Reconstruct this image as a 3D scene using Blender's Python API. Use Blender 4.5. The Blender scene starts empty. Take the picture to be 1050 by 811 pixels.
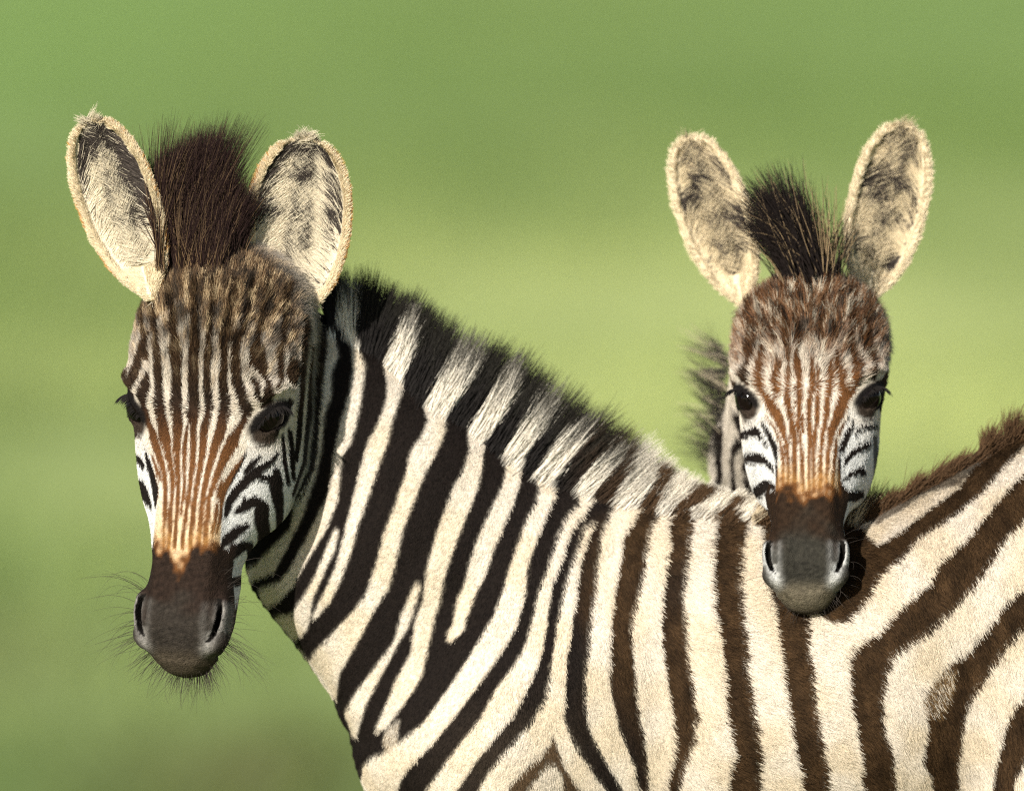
import bpy, math, random
import numpy as np

# ------------------------------------------------------------------ camera, world, sun
scene = bpy.context.scene
RNG = np.random.default_rng(7)
D = 12.0                     # metres from the lens to the animals
PITCH = math.radians(4.0)    # the photographer looks slightly down from a vehicle
ZC = 1.03                    # height of the point aimed at
FWD = np.array([0.0, math.cos(PITCH), -math.sin(PITCH)])
UPV = np.array([0.0, math.sin(PITCH), math.cos(PITCH)])
CAM = np.array([0.0, 0.0, ZC]) - D * FWD

cam_data = bpy.data.cameras.new('camera')
cam = bpy.data.objects.new('camera', cam_data)
scene.collection.objects.link(cam)
cam.location = CAM
cam.rotation_euler = (math.pi / 2 - PITCH, 0, 0)
cam_data.sensor_width = 36.0
cam_data.lens = 36.0 * D / 1.05
cam_data.clip_start = 0.1
cam_data.clip_end = 6000
cam_data.dof.use_dof = True
cam_data.dof.focus_distance = D - 0.16
cam_data.dof.aperture_fstop = 2.7
scene.camera = cam

SUN_AZ = math.radians(25)    # to the left of the camera axis, behind the camera
SUN_EL = math.radians(25)
world = bpy.data.worlds.new('World')
scene.world = world
world.use_nodes = True
wn = world.node_tree
bg = wn.nodes['Background']
sky = wn.nodes.new('ShaderNodeTexSky')
sky.sky_type = 'NISHITA'
sky.sun_disc = False
sky.sun_elevation = SUN_EL
to_sun = np.array([-math.sin(SUN_AZ) * math.cos(SUN_EL), -math.cos(SUN_AZ) * math.cos(SUN_EL), math.sin(SUN_EL)])
sky.sun_rotation = math.atan2(to_sun[0], to_sun[1])
wn.links.new(sky.outputs[0], bg.inputs[0])
bg.inputs[1].default_value = 0.085
sun_data = bpy.data.lights.new('sun', 'SUN')
sun_data.energy = 5.0
sun_data.angle = math.radians(0.6)
sun_data.color = (1.0, 0.965, 0.90)
sun = bpy.data.objects.new('sun', sun_data)
scene.collection.objects.link(sun)
from mathutils import Vector, Matrix
sun.rotation_euler = Vector(to_sun).to_track_quat('Z', 'Y').to_euler()
scene.view_settings.view_transform = 'Standard'
scene.view_settings.look = 'None'
scene.view_settings.gamma = 1.0
scene.view_settings.use_curve_mapping = False
scene.view_settings.exposure = 0.72
scene.render.engine = 'CYCLES'
try:
    scene.cycles.use_denoising = False
    scene.cycles.denoiser = 'OPENIMAGEDENOISE'
    scene.cycles.max_bounces = 6
    scene.cycles.filter_width = 1.2
    scene.cycles.use_adaptive_sampling = False
except Exception:
    pass

# ------------------------------------------------------------------ small numeric helpers
def W(px, py, y=0.0):
    """world point seen at photo pixel (px,py) when it stands at world depth y (metres)"""
    d = FWD + np.array([1.0, 0, 0]) * (px - 525) * 0.001 / D + UPV * (405.5 - py) * 0.001 / D
    return CAM + d * ((y - CAM[1]) / d[1])

class Flat:
    """affine side view of a piece of an animal: world metres -> pattern units (about 1 mm)"""
    def __init__(s, px, py, y):
        p = W(px, py, y)
        e = 1e-3
        def proj(q):
            v = q - CAM
            t = v @ FWD
            return np.array([525 + v[0] / t * D * 1000, 405.5 - (v @ UPV) / t * D * 1000])
        s.p = p
        s.b = proj(p)
        s.J = np.stack([(proj(p + e * np.eye(3)[i]) - s.b) / e for i in range(3)], 1)
    def __call__(s, P):
        q = (P - s.p) @ s.J.T + s.b
        return q[:, 0], q[:, 1]

def smin(a, b, k):
    h = np.clip(0.5 + 0.5 * (b - a) / k, 0, 1)
    return b * (1 - h) + a * h - k * h * (1 - h)
def smax(a, b, k):
    return -smin(-a, -b, k)
def unit(v):
    return v / np.maximum(np.linalg.norm(v, axis=-1, keepdims=True), 1e-9)
def fnoise(P, scale, seed, n=7):
    r = np.random.default_rng(seed)
    out = np.zeros(len(P))
    for _ in range(n):
        k = r.normal(size=P.shape[1]); k = k / np.linalg.norm(k) * r.uniform(0.6, 1.7) * 2 * math.pi / scale
        out += np.sin(P @ k + r.uniform(0, 6.28))
    return out / math.sqrt(n / 2)
def ss(x, a, b):
    t = np.clip((x - a) / (b - a), 0, 1)
    return t * t * (3 - 2 * t)
def box_blur(A, r, it=2):
    for _ in range(it):
        for ax in (0, 1):
            k = 2 * r + 1
            pad = [(0, 0), (0, 0)]; pad[ax] = (r + 1, r)
            c = np.cumsum(np.pad(A, pad, mode='edge'), axis=ax)
            A = (np.take(c, range(k, c.shape[ax]), ax) - np.take(c, range(0, c.shape[ax] - k), ax)) / k
    return A
def bilerp(T, i, j):
    i = np.clip(i, 0, T.shape[0] - 1.001); j = np.clip(j, 0, T.shape[1] - 1.001)
    a = i.astype(int); b = j.astype(int); u = i - a; v = j - b
    return (T[a, b] * (1 - u) * (1 - v) + T[a + 1, b] * u * (1 - v) + T[a, b + 1] * (1 - u) * v + T[a + 1, b + 1] * u * v)

def surface_nets(phi, xs, ys, zs):
    ins = phi < 0
    nx, ny, nz = phi.shape
    cnt = np.zeros((nx - 1, ny - 1, nz - 1), np.int8)
    for i in (0, 1):
        for j in (0, 1):
            for k in (0, 1):
                cnt += ins[i:nx - 1 + i, j:ny - 1 + j, k:nz - 1 + k]
    act = (cnt > 0) & (cnt < 8)
    ci, cj, ck = np.nonzero(act)
    idx = -np.ones(act.shape, np.int32)
    idx[ci, cj, ck] = np.arange(len(ci))
    acc = np.zeros((len(ci), 3)); num = np.zeros(len(ci))
    corners = [(i, j, k) for i in (0, 1) for j in (0, 1) for k in (0, 1)]
    for a in corners:
        for ax in range(3):
            if a[ax] == 1: continue
            b = list(a); b[ax] = 1
            pa = phi[ci + a[0], cj + a[1], ck + a[2]]; pb = phi[ci + b[0], cj + b[1], ck + b[2]]
            m = (pa < 0) != (pb < 0)
            t = np.where(m, pa / np.where(m, pa - pb, 1), 0)
            A = np.stack([xs[ci + a[0]], ys[cj + a[1]], zs[ck + a[2]]], 1)
            B = np.stack([xs[ci + b[0]], ys[cj + b[1]], zs[ck + b[2]]], 1)
            acc[m] += (A + (B - A) * t[:, None])[m]; num[m] += 1
    V = acc / num[:, None]
    quads = []
    for ax in range(3):
        s0 = [slice(None)] * 3; s1 = [slice(None)] * 3
        s0[ax] = slice(0, -1); s1[ax] = slice(1, None)
        A = ins[tuple(s0)]; B = ins[tuple(s1)]
        ch = A != B
        o = [x for x in range(3) if x != ax]
        for q in o:
            sl = [slice(None)] * 3; sl[q] = 0; ch[tuple(sl)] = False
            sl[q] = -1; ch[tuple(sl)] = False
        e = list(np.nonzero(ch))
        flip = A[tuple(e)]
        def cell(d1, d2):
            c = [e[0].copy(), e[1].copy(), e[2].copy()]
            c[o[0]] -= d1; c[o[1]] -= d2
            return idx[tuple(c)]
        Q = np.stack([cell(1, 1), cell(0, 1), cell(0, 0), cell(1, 0)], 1)
        if ax == 1: flip = ~flip
        Q[~flip] = Q[~flip][:, ::-1]
        quads.append(Q)
    return V, np.concatenate(quads)

def relax(V, Q, it, lam=0.5):
    e = np.concatenate([Q[:, [0, 1]], Q[:, [1, 2]], Q[:, [2, 3]], Q[:, [3, 0]]])
    n = np.bincount(e.ravel(), minlength=len(V)).astype(float)
    for _ in range(it):
        S = np.zeros_like(V)
        for c in range(3):
            S[:, c] = np.bincount(e[:, 0], V[e[:, 1], c], len(V)) + np.bincount(e[:, 1], V[e[:, 0], c], len(V))
        V = V + lam * (S / np.maximum(n, 1)[:, None] - V)
    return V
def vnormals(V, Q):
    fn = np.cross(V[Q[:, 2]] - V[Q[:, 0]], V[Q[:, 3]] - V[Q[:, 1]])
    N = np.zeros_like(V)
    for c in range(4):
        for k in range(3):
            N[:, k] += np.bincount(Q[:, c], fn[:, k], len(V))
    return unit(N)

# ------------------------------------------------------------------ materials
def attr_material(name, rough, spec, bump=0.0, bump_scale=300.0, vary=0.0, vary_scale=60.0, subsurf=False):
    m = bpy.data.materials.new(name); m.use_nodes = True
    nt = m.node_tree; b = nt.nodes['Principled BSDF']
    a = nt.nodes.new('ShaderNodeAttribute'); a.attribute_name = 'col'
    b.inputs['Roughness'].default_value = rough
    b.inputs['Specular IOR Level'].default_value = spec
    src = a.outputs['Color']
    if vary:
        tc = nt.nodes.new('ShaderNodeTexCoord')
        nz = nt.nodes.new('ShaderNodeTexNoise'); nz.inputs['Scale'].default_value = vary_scale; nz.inputs['Detail'].default_value = 6
        nt.links.new(tc.outputs['Object'], nz.inputs['Vector'])
        mr = nt.nodes.new('ShaderNodeMapRange'); mr.inputs['From Min'].default_value = 0.3; mr.inputs['From Max'].default_value = 0.7
        mr.inputs['To Min'].default_value = 1 - vary; mr.inputs['To Max'].default_value = 1 + vary
        nt.links.new(nz.outputs['Fac'], mr.inputs['Value'])
        mx = nt.nodes.new('ShaderNodeVectorMath'); mx.operation = 'SCALE'
        nt.links.new(src, mx.inputs[0]); nt.links.new(mr.outputs[0], mx.inputs['Scale'])
        src = mx.outputs[0]
    nt.links.new(src, b.inputs['Base Color'])
    if bump:
        tc = nt.nodes.new('ShaderNodeTexCoord')
        nz = nt.nodes.new('ShaderNodeTexNoise'); nz.inputs['Scale'].default_value = bump_scale; nz.inputs['Detail'].default_value = 4
        nt.links.new(tc.outputs['Object'], nz.inputs['Vector'])
        bp = nt.nodes.new('ShaderNodeBump'); bp.inputs['Strength'].default_value = bump; bp.inputs['Distance'].default_value = 0.002
        nt.links.new(nz.outputs['Fac'], bp.inputs['Height']); nt.links.new(bp.outputs[0], b.inputs['Normal'])
    return m
SKIN = attr_material('zebra_skin', 0.72, 0.06, 0.9, 650, 0.30, 220)
HAIR = attr_material('zebra_hair', 0.7, 0.07)
def eye_material():
    m = bpy.data.materials.new('eye_gloss'); m.use_nodes = True
    nt = m.node_tree; b = nt.nodes['Principled BSDF']
    tc = nt.nodes.new('ShaderNodeTexCoord'); nz = nt.nodes.new('ShaderNodeTexNoise'); nz.inputs['Scale'].default_value = 90
    cr = nt.nodes.new('ShaderNodeValToRGB')
    cr.color_ramp.elements[0].color = (0.003, 0.002, 0.002, 1); cr.color_ramp.elements[1].color = (0.007, 0.004, 0.003, 1)
    nt.links.new(tc.outputs['Object'], nz.inputs['Vector']); nt.links.new(nz.outputs['Fac'], cr.inputs[0]); nt.links.new(cr.outputs[0], b.inputs['Base Color'])
    b.inputs['Roughness'].default_value = 0.09; b.inputs['Specular IOR Level'].default_value = 0.14
    return m
EYE = eye_material()

# ------------------------------------------------------------------ object helpers
def empty(name, loc, label, cat, group=None):
    o = bpy.data.objects.new(name, None)
    scene.collection.objects.link(o)
    o.location = loc; o['label'] = label; o['category'] = cat
    if group: o['group'] = group
    return o
def mesh_obj(name, V, Q, mat, parent=None, col=None, smooth=True):
    me = bpy.data.meshes.new(name)
    V = np.asarray(V, dtype=np.float64)
    if parent is not None: V = V - np.array(parent.location)
    Q = np.asarray(Q, dtype=np.int32); k = Q.shape[1]
    me.vertices.add(len(V)); me.vertices.foreach_set('co', V.astype(np.float32).ravel())
    me.loops.add(Q.size); me.loops.foreach_set('vertex_index', Q.ravel())
    me.polygons.add(len(Q)); me.polygons.foreach_set('loop_start', np.arange(0, Q.size, k, dtype=np.int32))
    try: me.polygons.foreach_set('loop_total', np.full(len(Q), k, dtype=np.int32))
    except Exception: pass
    me.update(calc_edges=True); me.validate()
    if smooth: me.polygons.foreach_set('use_smooth', np.ones(len(me.polygons), bool))
    if col is not None:
        a = me.attributes.new('col', 'FLOAT_COLOR', 'POINT')
        a.data.foreach_set('color', np.concatenate([col, np.ones((len(col), 1))], 1).astype(np.float32).ravel())
    me.materials.append(mat)
    o = bpy.data.objects.new(name, me); scene.collection.objects.link(o)
    if parent is not None: o.parent = parent
    return o
def hair_obj(name, P, C, rad, mat, parent):
    """P (n,k,3) points, C (n,k,3) colours, rad (n,k)"""
    n, k, _ = P.shape
    cu = bpy.data.hair_curves.new(name)
    cu.add_curves([k] * n)
    P = P - np.array(parent.location)
    cu.attributes['position'].data.foreach_set('vector', P.astype(np.float32).ravel())
    r = cu.attributes.get('radius') or cu.attributes.new('radius', 'FLOAT', 'POINT')
    r.data.foreach_set('value', rad.astype(np.float32).ravel())
    a = cu.attributes.new('col', 'FLOAT_COLOR', 'POINT')
    a.data.foreach_set('color', np.concatenate([C, np.ones((n, k, 1))], 2).astype(np.float32).ravel())
    cu.materials.append(mat)
    o = bpy.data.objects.new(name, cu); scene.collection.objects.link(o)
    o.parent = parent
    return o

# ------------------------------------------------------------------ coat patterns
CREAM = np.array([0.53, 0.465, 0.378])
WHITE = np.array([0.56, 0.545, 0.515])
BLACK = np.array([0.0085, 0.0060, 0.0048])
BROWN = np.array([0.031, 0.0170, 0.0075])
RUST = np.array([0.125, 0.052, 0.018])
TAN = np.array([0.26, 0.16, 0.07])

class Raster:
    def __init__(s, x0, y0, x1, y1, res=1.0, fill=0.0):
        s.x0, s.y0, s.res = x0, y0, res
        s.A = np.full((int((y1 - y0) * res), int((x1 - x0) * res)), float(fill))
    def _win(s, pts, pad):
        p = np.array(pts, float)[:, :2]
        lo = np.floor((p.min(0) - pad - [s.x0, s.y0]) * s.res).astype(int); hi = np.ceil((p.max(0) + pad - [s.x0, s.y0]) * s.res).astype(int)
        lo = np.maximum(lo, 0); hi = np.minimum(hi, [s.A.shape[1], s.A.shape[0]])
        if (hi <= lo).any(): return None
        X, Y = np.meshgrid((np.arange(lo[0], hi[0]) + .5) / s.res + s.x0, (np.arange(lo[1], hi[1]) + .5) / s.res + s.y0)
        return lo, hi, X, Y
    def poly(s, pts, val):
        w = s._win(pts, 1)
        if w is None: return
        lo, hi, X, Y = w
        ins = np.zeros(X.shape, bool)
        p = np.array(pts, float); q = np.roll(p, -1, 0)
        for (ax, ay), (bx, by) in zip(p, q):
            if ay == by: continue
            ins ^= ((ay > Y) != (by > Y)) & (X < (bx - ax) * (Y - ay) / (by - ay) + ax)
        v = s.A[lo[1]:hi[1], lo[0]:hi[0]]; v[ins] = val
    def stroke(s, pts, val, k=1.0):
        w = s._win(pts, 12)
        if w is None: return
        lo, hi, X, Y = w
        best = np.full(X.shape, 99.0)
        for a, b in zip(pts[:-1], pts[1:]):
            dx, dy = b[0] - a[0], b[1] - a[1]; L = dx * dx + dy * dy + 1e-9
            t = np.clip(((X - a[0]) * dx + (Y - a[1]) * dy) / L, 0, 1)
            best = np.minimum(best, np.hypot(X - a[0] - t * dx, Y - a[1] - t * dy) - k * (a[2] + t * (b[2] - a[2])))
        c = np.clip(0.5 - best, 0, 1)
        v = s.A[lo[1]:hi[1], lo[0]:hi[0]]; v[:] = v * (1 - c) + val * c
    def band(s, L, R, val, ext=70):
        def e(P):
            a, b = np.array(P[-2], float), np.array(P[-1], float)
            if b[1] > 800:
                d = (b - a) / max(np.linalg.norm(b - a), 1e-6)
                P = list(P) + [tuple(b + d * ext)]
            return P
        s.poly(e(list(L)) + e(list(R))[::-1], val)
    def at(s, x, y):
        i = np.clip(((y - s.y0) * s.res).astype(int), 0, s.A.shape[0] - 1); j = np.clip(((x - s.x0) * s.res).astype(int), 0, s.A.shape[1] - 1)
        return s.A[i, j]

def body_raster():
    """1 = dark hair, 0 = cream hair, on the side view of the standing foal"""
    B = Raster(180, 230, 1360, 900, 1.0, 0.0)
    d11 = [(660, 440), (648, 478), (631, 507), (616, 545), (614, 568), (611, 580), (609.5, 609), (605, 635), (603, 667), (600, 690), (600, 720),
           (604, 745), (612, 764), (629.5, 793), (639, 812), (655, 900)]
    B.poly([(180, 230), (660, 230)] + d11 + [(180, 900)], 1)
    W_ = B.band
    W_([(334, 335), (334, 355), (331, 380), (326, 404), (325, 428), (325, 463), (321, 483), (305, 497), (297, 540), (282, 556), (259, 578), (240, 584)],
       [(341, 339), (346, 363), (339, 380), (339, 404), (332, 426), (328, 464), (323, 487), (309, 529), (295, 556), (279, 586), (260, 592), (245, 597)], 0)
    W_([(345, 302), (344, 331), (359, 353), (361, 376), (359, 396), (350, 428), (342.5, 463), (337, 505), (323, 532), (313, 552), (293, 588), (284, 596), (262, 603), (262, 612)],
       [(366, 300), (363, 335), (365, 353), (373, 373), (371, 396), (366, 428), (358, 456), (349.5, 467), (347.5, 493), (345.5, 513), (335, 540), (315, 572), (299, 600), (285, 615), (270, 621), (266, 619)], 0)
    B.poly([(366, 300), (359, 278), (351, 276), (345, 302)], 0)
    W_([(343, 541), (335, 560), (323, 588), (316, 601), (297, 629), (277, 631), (286, 648)], [(346, 546), (342, 564), (333, 588), (327, 598), (319, 626), (313, 645), (301, 655), (290, 655)], 0)
    B.stroke([(339, 575, 2), (332, 590, 2.3), (324, 606, 2.3), (316, 628, 2.5)], 1)
    B.poly([(345, 540), (336, 560), (322, 590), (316, 603), (300, 628), (304, 640), (314, 640), (320, 612), (330, 590), (341, 565)], 0)
    W_([(418, 315), (406, 335), (398, 355), (389.5, 367), (396, 388), (396, 408), (388.5, 430), (376, 454), (368, 485), (358, 525), (352, 548), (345, 578), (335, 600), (319, 631)],
       [(428, 311), (427, 333), (426, 355), (412, 388), (409, 408), (402, 428), (396, 454), (386, 481), (376, 513), (366, 540), (358, 570), (348, 596), (337, 617), (321, 635)], 0)
    W_([(471, 334), (465.5, 353), (450, 383), (433, 414), (438, 430), (432, 446), (421.5, 460), (415.5, 487), (404, 519), (396, 540), (387, 573), (376, 607), (356, 633), (321, 667), (313, 678), (323, 700)],
       [(497, 345), (497, 359), (487, 381), (471, 405), (456, 428), (456, 440), (446, 464), (439, 477), (431, 494), (423, 517), (413.6, 540), (406, 571), (398, 603), (382, 627), (362, 665), (346.5, 690), (341, 720), (330, 715)], 0)
    B.poly([(299, 658), (313, 676), (345, 690), (341, 722), (320, 725), (280, 668)], 0)
    B.stroke([(470, 398, .8), (486, 366, 1.5)], .8)
    W_([(427, 594.6), (420.5, 609.5), (411.6, 629), (404, 657), (382, 686), (360, 715), (351, 731), (358, 755)], [(429, 597), (430, 605), (423, 627), (417.5, 643), (407.7, 659), (391, 690), (374, 722), (363, 756)], 0)
    W_([(523, 361), (513, 381), (497, 408.6), (478, 438), (481, 460), (475, 479), (465.5, 497), (454, 527), (446, 552), (438, 581), (434, 615), (425, 637), (421.5, 669), (406, 696), (393, 728), (383, 748)],
       [(532.6, 363), (534.5, 381), (527, 403), (509, 436), (494, 456), (494, 473), (491, 495), (483, 515), (475, 534.5), (467.5, 556), (460, 576), (454, 596), (452, 611), (445, 634), (440, 656), (432, 694), (421, 711), (405.7, 732), (396, 745), (386, 750)], 0)
    B.poly([(397, 744), (409, 738), (407, 764), (396, 770), (391, 760)], .45)
    W_([(564, 389), (548, 408.6), (532.6, 432), (514, 466), (518, 481), (515, 497), (503, 521), (491, 548), (483, 570), (475, 601.6), (468.5, 613), (464.5, 639), (458.6, 649), (459.6, 659)],
       [(578, 397), (572, 416.5), (558, 438), (540.5, 462), (532.6, 480), (531.6, 497), (524.7, 517), (515, 540), (507, 558), (500, 582), (489, 605.5), (479, 631), (475, 647), (465.5, 655)], 0)
    W_([(603.5, 422), (580, 440), (558, 468), (546, 487), (551, 499), (550, 513), (540.5, 528.6), (532.6, 552), (522, 583), (517, 601.6), (507, 629), (493, 653), (477, 680), (459.6, 706), (434, 741), (404, 764), (392, 772), (377, 778), (369, 787), (362, 812)],
       [(614, 430), (607, 439), (599.6, 450), (582, 473), (568, 490), (567, 509), (560, 525), (552, 546), (546, 564), (541, 576), (538.5, 609.5), (528.6, 643), (517, 663), (499, 690), (479, 717), (461, 741), (442, 764), (423, 781), (411, 797), (406, 812)], 0)
    W_([(633.5, 452), (629, 459.6), (615, 469.5), (603.5, 481), (589, 502), (592, 515), (580, 528.6), (572, 546), (566, 566), (562, 580), (552, 607.5), (548, 625), (540.5, 657), (528.6, 680), (509, 706), (493, 736), (470.5, 764), (453, 787), (436, 811)],
       [(640, 456), (639, 465.6), (635.5, 475.5), (619, 491), (607, 509), (595.7, 528.6), (586, 540), (580, 556), (572, 584), (566, 595.6), (562, 625), (558, 655), (554, 674.5), (546.5, 694), (528.6, 729), (504, 760), (487.6, 781), (468.6, 809)], 0)
    W_([(609.5, 532.6), (597.6, 540), (592, 560), (585, 580), (578, 605.5), (572, 635), (568, 667), (563, 696), (559, 715), (544, 741), (521, 766), (504, 787), (490, 812)],
       [(603.5, 544), (597.6, 562), (593.7, 580), (590, 609.5), (586, 647), (581, 669), (580, 708), (577, 734), (582, 747), (589.5, 762), (601, 781), (622, 811)], 0)
    v = [(566.7, 751), (561, 766), (540, 785), (523, 804), (516, 820), (532, 822), (540, 810), (549.5, 797), (561, 781), (568.6, 783), (576, 793), (579, 810), (582, 830), (604, 830), (595, 808), (585.7, 797), (576, 779.5), (572, 766)]
    B.poly(v, .99)
    B.stroke([(252, 604, 3), (266, 622, 3), (282, 643, 3), (298, 662, 2.5), (312, 684, 1.5)], 1)
    B.stroke([(338, 716, 2), (346, 737, 3), (354, 752, 2)], 1)
    # mane bands of the withers
    B.poly([(630.6, 507), (643, 491), (659, 479.5), (671, 471), (678, 469), (673, 487), (663, 505), (649, 529), (633, 545), (620, 540)], 0)
    dk = lambda L, R, val=1: B.band(L, R, val)
    dk([(677, 470), (673, 487), (663, 505), (649, 529), (638.5, 550), (633.5, 584), (627.6, 619), (625.6, 649), (624.4, 691), (626.7, 715), (633, 743), (643, 768), (650.5, 789), (655, 811)],
       [(695, 480), (687, 495), (674, 519), (665, 543), (659, 587), (653, 615), (648, 629), (647, 649), (650, 680), (652, 707), (654, 728), (660, 760), (663, 776), (664, 811)])
    dk([(716, 492), (706.5, 505), (688.8, 523), (682, 537), (684, 558), (680, 593), (677, 615), (676, 649), (679, 672.6), (684, 702), (686.7, 722), (690.5, 757), (690, 770), (685, 791), (680, 811)],
       [(740, 499), (726, 511), (708, 520), (707, 530), (704.5, 554), (701.6, 591), (698.6, 609.5), (701.6, 639), (704.5, 680), (709, 701), (711, 722), (715, 736), (708.6, 745), (712, 755), (704, 772), (696, 797), (695, 811)])
    dk([(756, 506), (740, 521), (730, 533), (728, 558), (728, 590), (730, 625), (736, 655), (740, 692), (743, 739.5), (748.6, 760.5), (750.5, 774), (744, 789), (742, 811)],
       [(768, 510), (759, 519), (760.7, 535), (757, 566), (757, 595), (758, 619), (761, 649), (764, 687), (769.5, 722), (774, 749), (777, 770), (775, 797), (777, 811)])
    dk([(780, 515), (773.6, 531), (777.5, 558), (780, 580), (783.4, 600), (791, 625), (795, 653), (800, 690), (806.7, 732), (812, 770), (818, 797), (819, 811)],
       [(812, 520), (818, 560), (822, 600), (826, 633), (827, 663), (831, 693), (834, 728), (840, 764), (845, 785), (846, 811)])
    # croup stripes
    B.poly([(812, 530), (870, 535), (897, 559), (922, 544), (953.7, 519), (980, 502), (998.7, 479), (1025, 457.5), (1049, 431), (1100, 395), (1160, 380), (1160, 400), (1100, 425), (1049, 457.5), (1028.6, 478), (1010, 499),
            (983.7, 523), (942, 549), (922, 572), (900, 588), (890.5, 607), (876.6, 625), (867, 635), (853, 637), (830, 625), (815, 590)], 1)
    B.poly([(880, 535), (897, 538), (922, 523), (944, 508), (965, 499), (982, 497), (998, 480), (1025, 459), (1049, 433), (1049, 400), (990, 440), (940, 480), (895, 500)], .8)
    dk([(1260, 380), (1150, 440), (1100, 458), (1049, 484), (1028.6, 504), (1013.6, 521), (998.7, 540), (989, 551), (961, 574), (952, 594), (931, 611), (916, 624), (897.5, 647), (875, 660), (867, 672), (867, 689), (869, 719.5), (875, 750), (879.5, 777), (880.5, 811)],
       [(1260, 420), (1150, 480), (1100, 505), (1049, 530.5), (1040, 540), (1027, 553), (1010, 579), (997, 598), (976, 621), (953.7, 643), (935, 654), (912.5, 669), (906, 688), (902, 716), (904, 750), (914, 773), (915, 811)])
    dk([(1280, 500), (1150, 545), (1049, 598), (1032, 611), (1010, 641), (991, 664), (972, 675), (963, 685), (943, 708), (949, 742), (943, 777), (953, 794), (954, 811)],
       [(1280, 545), (1150, 590), (1049, 639), (1028.6, 660), (1010, 688), (1000, 703), (989, 725), (985, 754), (980.5, 777), (981, 811)])
    B.poly([(964, 683), (943, 708), (946, 730), (962, 732), (974, 705), (980, 680)], .74)
    dk([(1290, 615), (1150, 655), (1075, 690), (1050, 708), (1033, 729), (1025, 756), (1019.5, 780), (1016, 811)], [(1290, 660), (1150, 700), (1085, 735), (1050, 773), (1040, 796), (1038, 811)])
    dk([(1290, 720), (1150, 760), (1110, 800), (1100, 830)], [(1290, 760), (1180, 790), (1150, 830), (1145, 850)])
    return B

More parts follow.
